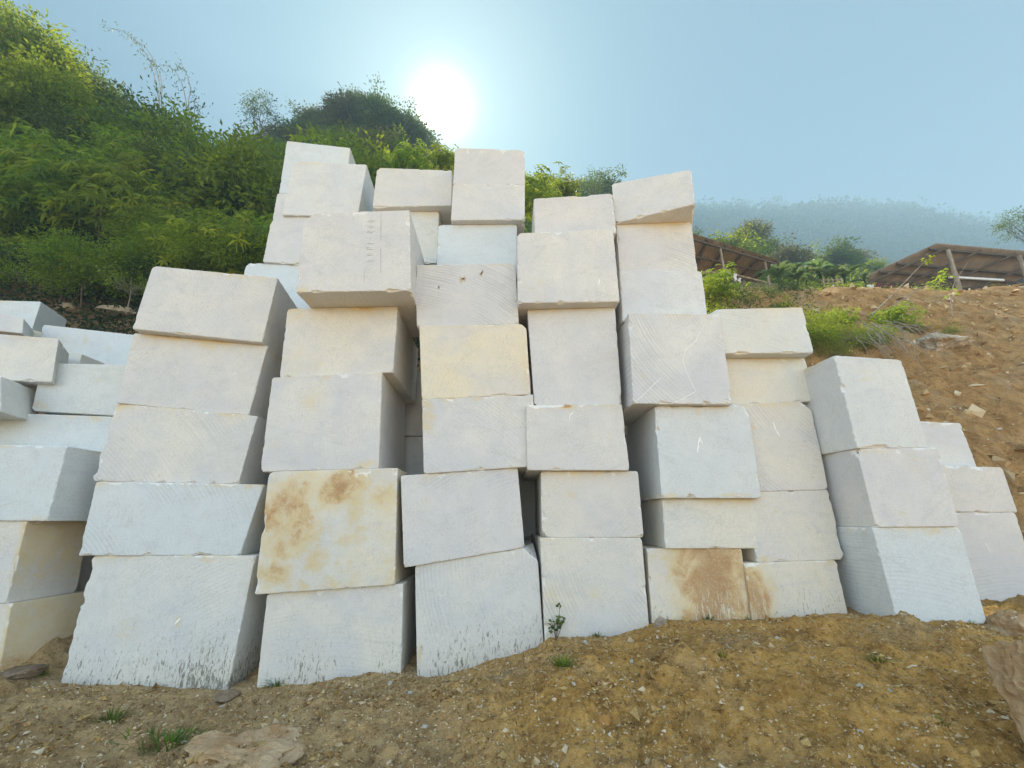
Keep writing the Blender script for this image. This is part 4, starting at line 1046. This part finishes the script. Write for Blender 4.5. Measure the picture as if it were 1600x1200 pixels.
# ------------------------------------------------------------------ sheds
def roof_sheet(name, A, B, C, D, parent, mat, amp=.022, waves=60):
    """A->B front edge, D->C back edge; ribs run from front to back"""
    A, B, C, D = [np.array(q, float) for q in (A, B, C, D)]
    nu, nv = waves * 4, 6; nrm = unit(np.cross(B - A, D - A)); nrm = nrm if nrm[2] > 0 else -nrm
    V = []
    for off in (0, .012):
        for j in range(nv + 1):
            for i in range(nu + 1):
                u, v = i / nu, j / nv
                p = (A * (1 - u) + B * u) * (1 - v) + (D * (1 - u) + C * u) * v
                V.append(p + nrm * (off + amp * math.sin(u * waves * 2 * math.pi)))
    Fc = []; K = (nu + 1) * (nv + 1)
    for j in range(nv):
        for i in range(nu):
            a = j * (nu + 1) + i; q = [a, a + 1, a + nu + 2, a + nu + 1]
            Fc.append(q[::-1]); Fc.append([x + K for x in q])
    for i in range(nu):
        Fc.append([i, i + 1, i + 1 + K, i + K]); e = nv * (nu + 1) + i; Fc.append([e + 1, e, e + K, e + 1 + K])
    for j in range(nv):
        a = j * (nu + 1); Fc.append([a + nu + 1, a, a + K, a + nu + 1 + K]); a += nu; Fc.append([a, a + nu + 1, a + nu + 1 + K, a + K])
    return mesh_np(name, np.array(V), np.array(Fc), mat, parent, smooth=False)

def lerp(a, b, t): return np.array(a) * (1 - t) + np.array(b) * t
# left shed
A = P(1070, 361, 15.6); B = P(1219, 407, 17.6); B[2] = B[2]; D = P(1050, 424, 17.2); C = P(1178, 437, 18.9)
org = np.array([(A[0] + B[0]) / 2, 16.5, hz((A[0] + B[0]) / 2, 16.5)])
sh = empty('open_shed', org)
l = lambda p: np.array(p) - org
roof_sheet('roof', l(A), l(B), l(C), l(D), sh, M['roof'], .02, 34)
for k in range(6):
    t_ = MB(); u = .03 + k * .188; p = lerp(A, B, u); q = lerp(D, C, u); t_.beam(l(p) - [0, 0, .09], l(q) - [0, 0, .09], .07, .10); t_.build('rafter', M['dwood'], sh)
for v in (.06, .45, .9):
    t_ = MB(); p = lerp(A, D, v); q = lerp(B, C, v); t_.beam(l(p) - [0, 0, .18], l(q) - [0, 0, .18], .07, .08); t_.build('purlin', M['dwood'], sh)
for u, v in ((.36, .08), (.84, .08), (.36, .92), (.84, .92), (.02, .08)):
    p = lerp(lerp(A, B, u), lerp(D, C, u), v); t_ = MB(); gz = hz(p[0], p[1])
    t_.tube([l((p[0], p[1], min(gz, p[2] - 1.6) - .2)), l((p[0], p[1], p[2] - .12))], [.06, .05], 7); t_.build('post', M['wood'], sh)
tag(sh, 'open-sided shed with a sloping brown roof, behind the sixth stack', 'shed')
# right shed
A = P(1464, 380, 17.0); B = P(1680, 399, 17.9); D = P(1340, 437, 18.3); C = P(1540, 462, 20.4); C = D + (B - A) * 1.0
org = np.array([A[0], 18, hz(A[0], 18)])
sh = empty('open_shed', org)
l = lambda p: np.array(p) - org
roof_sheet('roof', l(A), l(B), l(C), l(D), sh, M['roof'], .042, 40)
for v in (.10, .5, .72, .96):
    t_ = MB(); p = lerp(A, D, v); q = lerp(B, C, v); t_.beam(l(p) - [0, 0, .10], l(q) - [0, 0, .10], .07, .10); t_.build('purlin', M['dwood'], sh)
for u in (.06, .3, .55, .8):
    t_ = MB(); p = lerp(A, B, u); q = lerp(D, C, u); t_.beam(l(p) - [0, 0, .20], l(q) - [0, 0, .20], .07, .09); t_.build('rafter', M['dwood'], sh)
for (tx, ty, bx, by, Yd) in ((1481, 391, 1494, 449, 16.8), (1592, 400, 1606, 450, 17.2)):
    t_ = MB(); p = P(tx, ty, Yd); q = P(bx, by, Yd); q[0] = p[0] + (q[0] - p[0]) * .6; q[2] = hz(q[0], q[1]) - .2
    t_.tube([l(q), l(p)], [.10, .085], 8); t_.build('post', M['wood'], sh)
for (x0, x1, y0, y1, nm, mt) in ((1360, 1452, 440, 466, 'maroon_wall', 'maroon'), (1452, 1640, 432, 470, 'dark_wall', 'darkwall')):
    Y0 = 19.2; p = P(x0, y0, Y0); q = P(x1, y0, Y0); c = P(x0, y1, Y0)
    t_ = MB(); t_.box(l(((p[0] + q[0]) / 2, Y0, (p[2] + c[2]) / 2)), (q[0] - p[0], 0, 0), (0, .06, 0), (0, 0, p[2] - c[2])); t_.build(nm, M[mt], sh)
t_ = MB(); t_.beam(l(P(1483, 433, 17.6)), l(P(1568, 438, 17.6)), .08, .10); t_.build('metal_rail', M['pale'], sh)
tag(sh, 'open shed with a wide corrugated roof edge and a maroon wall at the right', 'shed')
t_ = MB(); p = P(1357, 452, 16.6)
for k in range(5): t_.box((p[0] + k * .06, p[1] + .02 * (k % 2), p[2]), (.055, 0, 0), (0, .03, 0), (0, 0, .45))
tag(t_.build('metal_sheet', M['pale']), 'short ribbed white metal sheet propped by the maroon wall', 'metal sheet')
# little fence by the left shed
fe = empty('rail_fence', P(1140, 450, 12.8)); o0 = P(1140, 450, 12.8)
t_ = MB(); t_.tube([P(1139, 456, 12.8) - o0, P(1137, 422, 12.8) - o0], [.05, .045], 7); t_.build('post', M['wood'], fe)
t_ = MB(); t_.tube([P(1095, 425, 12.7) - o0, P(1140, 427, 12.74) - o0, P(1200, 442, 12.9) - o0], [.035, .035, .03], 6); t_.build('rail', M['wood'], fe)
tag(fe, 'rough wooden fence post with a sagging pole rail before the left shed', 'fence')
for i, (px, py, w, h, lb) in enumerate(((1149, 434, 7, 12, 'white rag hanging beside the fence post'), (1156, 439, 5, 9, 'smaller white rag on the pole rail'))):
    a = P(px - w / 2, py - h / 2, 12.72); c = P(px + w / 2, py + h / 2, 12.72); n = 5; V = []; Fc = []
    for j in range(n + 1):
        for k in range(n + 1):
            V.append([a[0] + (c[0] - a[0]) * k / n + .02 * math.sin(j * 2), 12.72 + .03 * math.sin(k * 2.1 + j), a[2] + (c[2] - a[2]) * j / n * (1 - .15 * (k % 2))])
    for j in range(n):
        for k in range(n): q = j * (n + 1) + k; Fc.append([q, q + 1, q + n + 2, q + n + 1])
    ob = mesh_np('rag', np.array(V), np.array(Fc), M['cloth'], smooth=True)
    md = ob.modifiers.new('thickness', 'SOLIDIFY'); md.thickness = .006
    tag(ob, lb, 'rag')
# stacked crate-like whitish frame between banana plants
p0 = P(1302, 446, 13.8); t_ = MB()
for k in range(5): t_.beam((p0[0] - .35 + .17 * k, p0[1], p0[2] - .15), (p0[0] - .32 + .17 * k, p0[1], p0[2] + .30), .04, .04)
for k in range(3): t_.beam((p0[0] - .4, p0[1] + .03, p0[2] - .05 + .14 * k), (p0[0] + .4, p0[1] + .03, p0[2] - .02 + .14 * k), .035, .035)
tag(t_.build('pallet', M['wood']), 'small weathered pallet standing below the banana plants', 'pallet')

# ------------------------------------------------------------------ grass tufts and weeds in front
def tuft(label, px, py, size, n, seed, wide=1.0, name='grass_tuft'):
    size *= 1.3; p = on_ground(px, py); rg = np.random.default_rng(seed); V, Fc, A = [], [], []; b0 = 0
    for i in range(n):
        a = rg.random() * 6.28; ln = size * rg.uniform(.6, 1.2); r0 = size * .25 * rg.random() * wide; el = rg.uniform(.5, 1.35)
        bx = math.cos(a) * r0 * 1.6 * wide; by = math.sin(a) * r0; w = size * .045; sd = np.array([-math.sin(a), math.cos(a), 0]); lvv = rg.random()
        for s in range(5):
            q = s / 4; c = np.array([bx + math.cos(a) * ln * q * math.cos(el), by + math.sin(a) * ln * q * math.cos(el), ln * (q * math.sin(el) - .45 * q * q) - .01])
            ww = w * (1 - q * .92); V += [c - sd * ww, c + sd * ww]; A += [lvv] * 2
            if s < 4: k = b0 + 2 * s; Fc.append([k, k + 1, k + 3, k + 2])
        b0 += 10
    o = mesh_np(name, np.array(V), np.array(Fc), M['grass'], attrs=dict(lv=A), smooth=True); o.location = (p[0], p[1], p[2])
    tag(o, label, 'grass tuft', 'green tufts on the soil')
tuft('broad green tuft in front of the streaked ground block', 178, 1128, .15, 90, 1, 1.3)
tuft('long grass clump behind the flat tan boulder', 262, 1172, .15, 120, 2, 2.2)
tuft('second half of the long grass clump, further uphill', 288, 1155, .12, 70, 22, 1.5)
tuft('tuft at the gap between the streaked block and its neighbour', 432, 1070, .13, 70, 3)
tuft('leafy tuft below the corner-cut ground block', 880, 1055, .12, 60, 4)
tuft('small tuft at the foot of the curved-groove ground block', 932, 996, .09, 26, 5)
tuft('pale tuft high on the ochre mound', 1128, 1034, .08, 30, 6)
tuft('tuft at the foot of the mud washed block', 1106, 968, .10, 44, 7)
tuft('dark tuft in the joint between the two muddy ground blocks', 1175, 966, .08, 36, 8)
tuft('low tuft on the slope below the right three-high stack', 1375, 1036, .085, 50, 9, 1.4)
tuft('faint tuft near the bottom right of the slope', 1473, 1140, .07, 26, 10)
tuft('tiny grass sprig at the foot of the right three-high stack', 1520, 984, .07, 14, 11)
tuft('tuft beside the brown flat stone at the left edge', 62, 1056, .11, 46, 12)
tuft('tiny sprig left of the boulder', 440, 1117, .05, 20, 13)
tuft('tiny sprig hugging the corner-cut block', 712, 1042, .05, 16, 14)
tuft('thin green patch under the streaked block foot', 90, 1100, .05, 60, 15, 4)
# weed with dark round leaves before the curved-groove block
b0 = on_ground(868, 1000); b0[1] -= .05; e1 = b0 + [.05, -.02, .33]
sapling('dark leafy weed stem growing against the curved-groove block', b0, [b0, b0 + [.01, 0, .15], e1], [], r=.006) if False else None
root = empty('leafy_weed', b0); t_ = MB(); cs, ds = [], []
for k, (dx, dz) in enumerate(((.05, .34), (-.06, .19), (.10, .20), (-.03, .12), (.02, .22))):
    e = Vector((dx, -.03 + .01 * k, dz)); t_.tube([(0, 0, -.02), e * .5 + Vector((.01, 0, .02)), e], [.006, .004, .002], 4)
    for q in range(9): cs.append(np.array(e) * RNG.uniform(.5, 1.02) + RNG.normal(size=3) * .012); ds.append(unit(RNG.normal(size=3) + [0, 0, .3]))
t_.build('stem', M['bark'], root)
v, f = leaves(np.array(cs), np.array(ds), .055 * RNG.uniform(.6, 1.2, len(cs)), .6)
mesh_np('leaves', v, f, M['leaf_c'], root, attrs=dict(lv=np.repeat(RNG.random(len(cs)), 4)))
tag(root, 'dark-leaved weed growing against the curved-groove ground block', 'weed')

# ------------------------------------------------------------------ haze
hb = MB(); lo = (-151, -91, -3.0); hi = (401, 301, 152)
lo = (gx[0] - 2, gy[0] - 2, float(Z.min()) - 1.2); hi = (gx[-1] + 2, gy[-1] + 2, max(float(Z.max()) + 8, 20))
hb.box([(a + c) / 2 for a, c in zip(lo, hi)], (hi[0] - lo[0], 0, 0), (0, hi[1] - lo[1], 0), (0, 0, hi[2] - lo[2]))
m, nt, out = nmat('haze')
pv = nt.nodes.new('ShaderNodeVolumePrincipled'); pv.inputs['Color'].default_value = (.46, .66, .80, 1); pv.inputs['Density'].default_value = .0021; pv.inputs['Anisotropy'].default_value = .0
nt.links.new(pv.outputs[0], out.inputs['Volume'])
tag(hb.build('haze', m), 'bluish morning haze filling the air', kind='stuff')

# ------------------------------------------------------------------ light
sd = np.array(ray(690, 165)); sd /= np.linalg.norm(sd)
elev = math.asin(sd[2]); azm = math.atan2(sd[0], sd[1])
sun = bpy.data.lights.new('sun', 'SUN'); sun.energy = 5.0; sun.angle = R(.6); sun.color = (1, .93, .82)
so = bpy.data.objects.new('sun', sun); COL.objects.link(so); so.location = (0, 0, 60)
so.rotation_euler = (-Vector(sd)).to_track_quat('-Z', 'Y').to_euler()

w = bpy.data.worlds.new('World'); SC.world = w; w.use_nodes = True; nt = w.node_tree; nt.nodes.clear(); b = NB(nt)
sep = nt.nodes.new('ShaderNodeSeparateXYZ'); sky = nt.nodes.new('ShaderNodeTexSky'); sky.sky_type = 'NISHITA'; sky.sun_disc = False; sky.sun_elevation = elev; sky.sun_rotation = azm
sky.air_density = 1.0; sky.dust_density = 1.6; sky.ozone_density = 1.5
tc = nt.nodes.new('ShaderNodeTexCoord').outputs['Generated']
vd = nt.nodes.new('ShaderNodeVectorMath'); vd.operation = 'DOT_PRODUCT'; b.link(b.vmath('NORMALIZE', tc), vd.inputs[0]); vd.inputs[1].default_value = tuple(sd)
dot = b.math('MAXIMUM', vd.outputs['Value'], 0.0)
core = b.math('MULTIPLY', b.ramp(dot, math.cos(R(3.0)), math.cos(R(1.4))), 60.0)
g1 = b.math('MULTIPLY', b.math('POWER', dot, 760.0), 6.0)
g2 = b.math('MULTIPLY', b.math('POWER', dot, 45.0), .28)
glow = b.math('ADD', core, b.math('ADD', g1, g2))
gc = nt.nodes.new('ShaderNodeVectorMath'); gc.operation = 'SCALE'; gc.inputs[0].default_value = (1, .96, .86); b.link(glow, gc.inputs['Scale'])
b.link(tc, sep.inputs[0])
# front sky dimmed, sky behind the camera boosted as added fill for block faces
rear = b.ramp(sep.outputs[1], .1, -.45)
tintv = b.mix(rear, (.098, .140, .136), (2.62, 2.16, 1.68))
tot = b.vmath('ADD', b.vmath('ADD', b.vmath('MULTIPLY', sky.outputs[0], tintv), b.mix(rear, (.30, .50, .66), (0, 0, 0))), gc.outputs[0])
bg = nt.nodes.new('ShaderNodeBackground'); b.link(tot, bg.inputs[0]); bg.inputs[1].default_value = .12
ow = nt.nodes.new('ShaderNodeOutputWorld'); b.link(bg.outputs[0], ow.inputs[0])

SC.view_settings.view_transform = 'Standard'; SC.view_settings.look = 'None'; SC.view_settings.exposure = 1.52; SC.view_settings.gamma = 1
SC.cycles.max_bounces = 7; SC.cycles.diffuse_bounces = 4; SC.cycles.volume_bounces = 1; SC.cycles.transmission_bounces = 4; SC.cycles.transparent_max_bounces = 8
SC.cycles.use_denoising = True
SC.cycles.sample_clamp_indirect = 6
print('sun elevation', math.degrees(elev), 'azimuth', math.degrees(azm), 'verts', sum(len(m.vertices) for m in bpy.data.meshes))
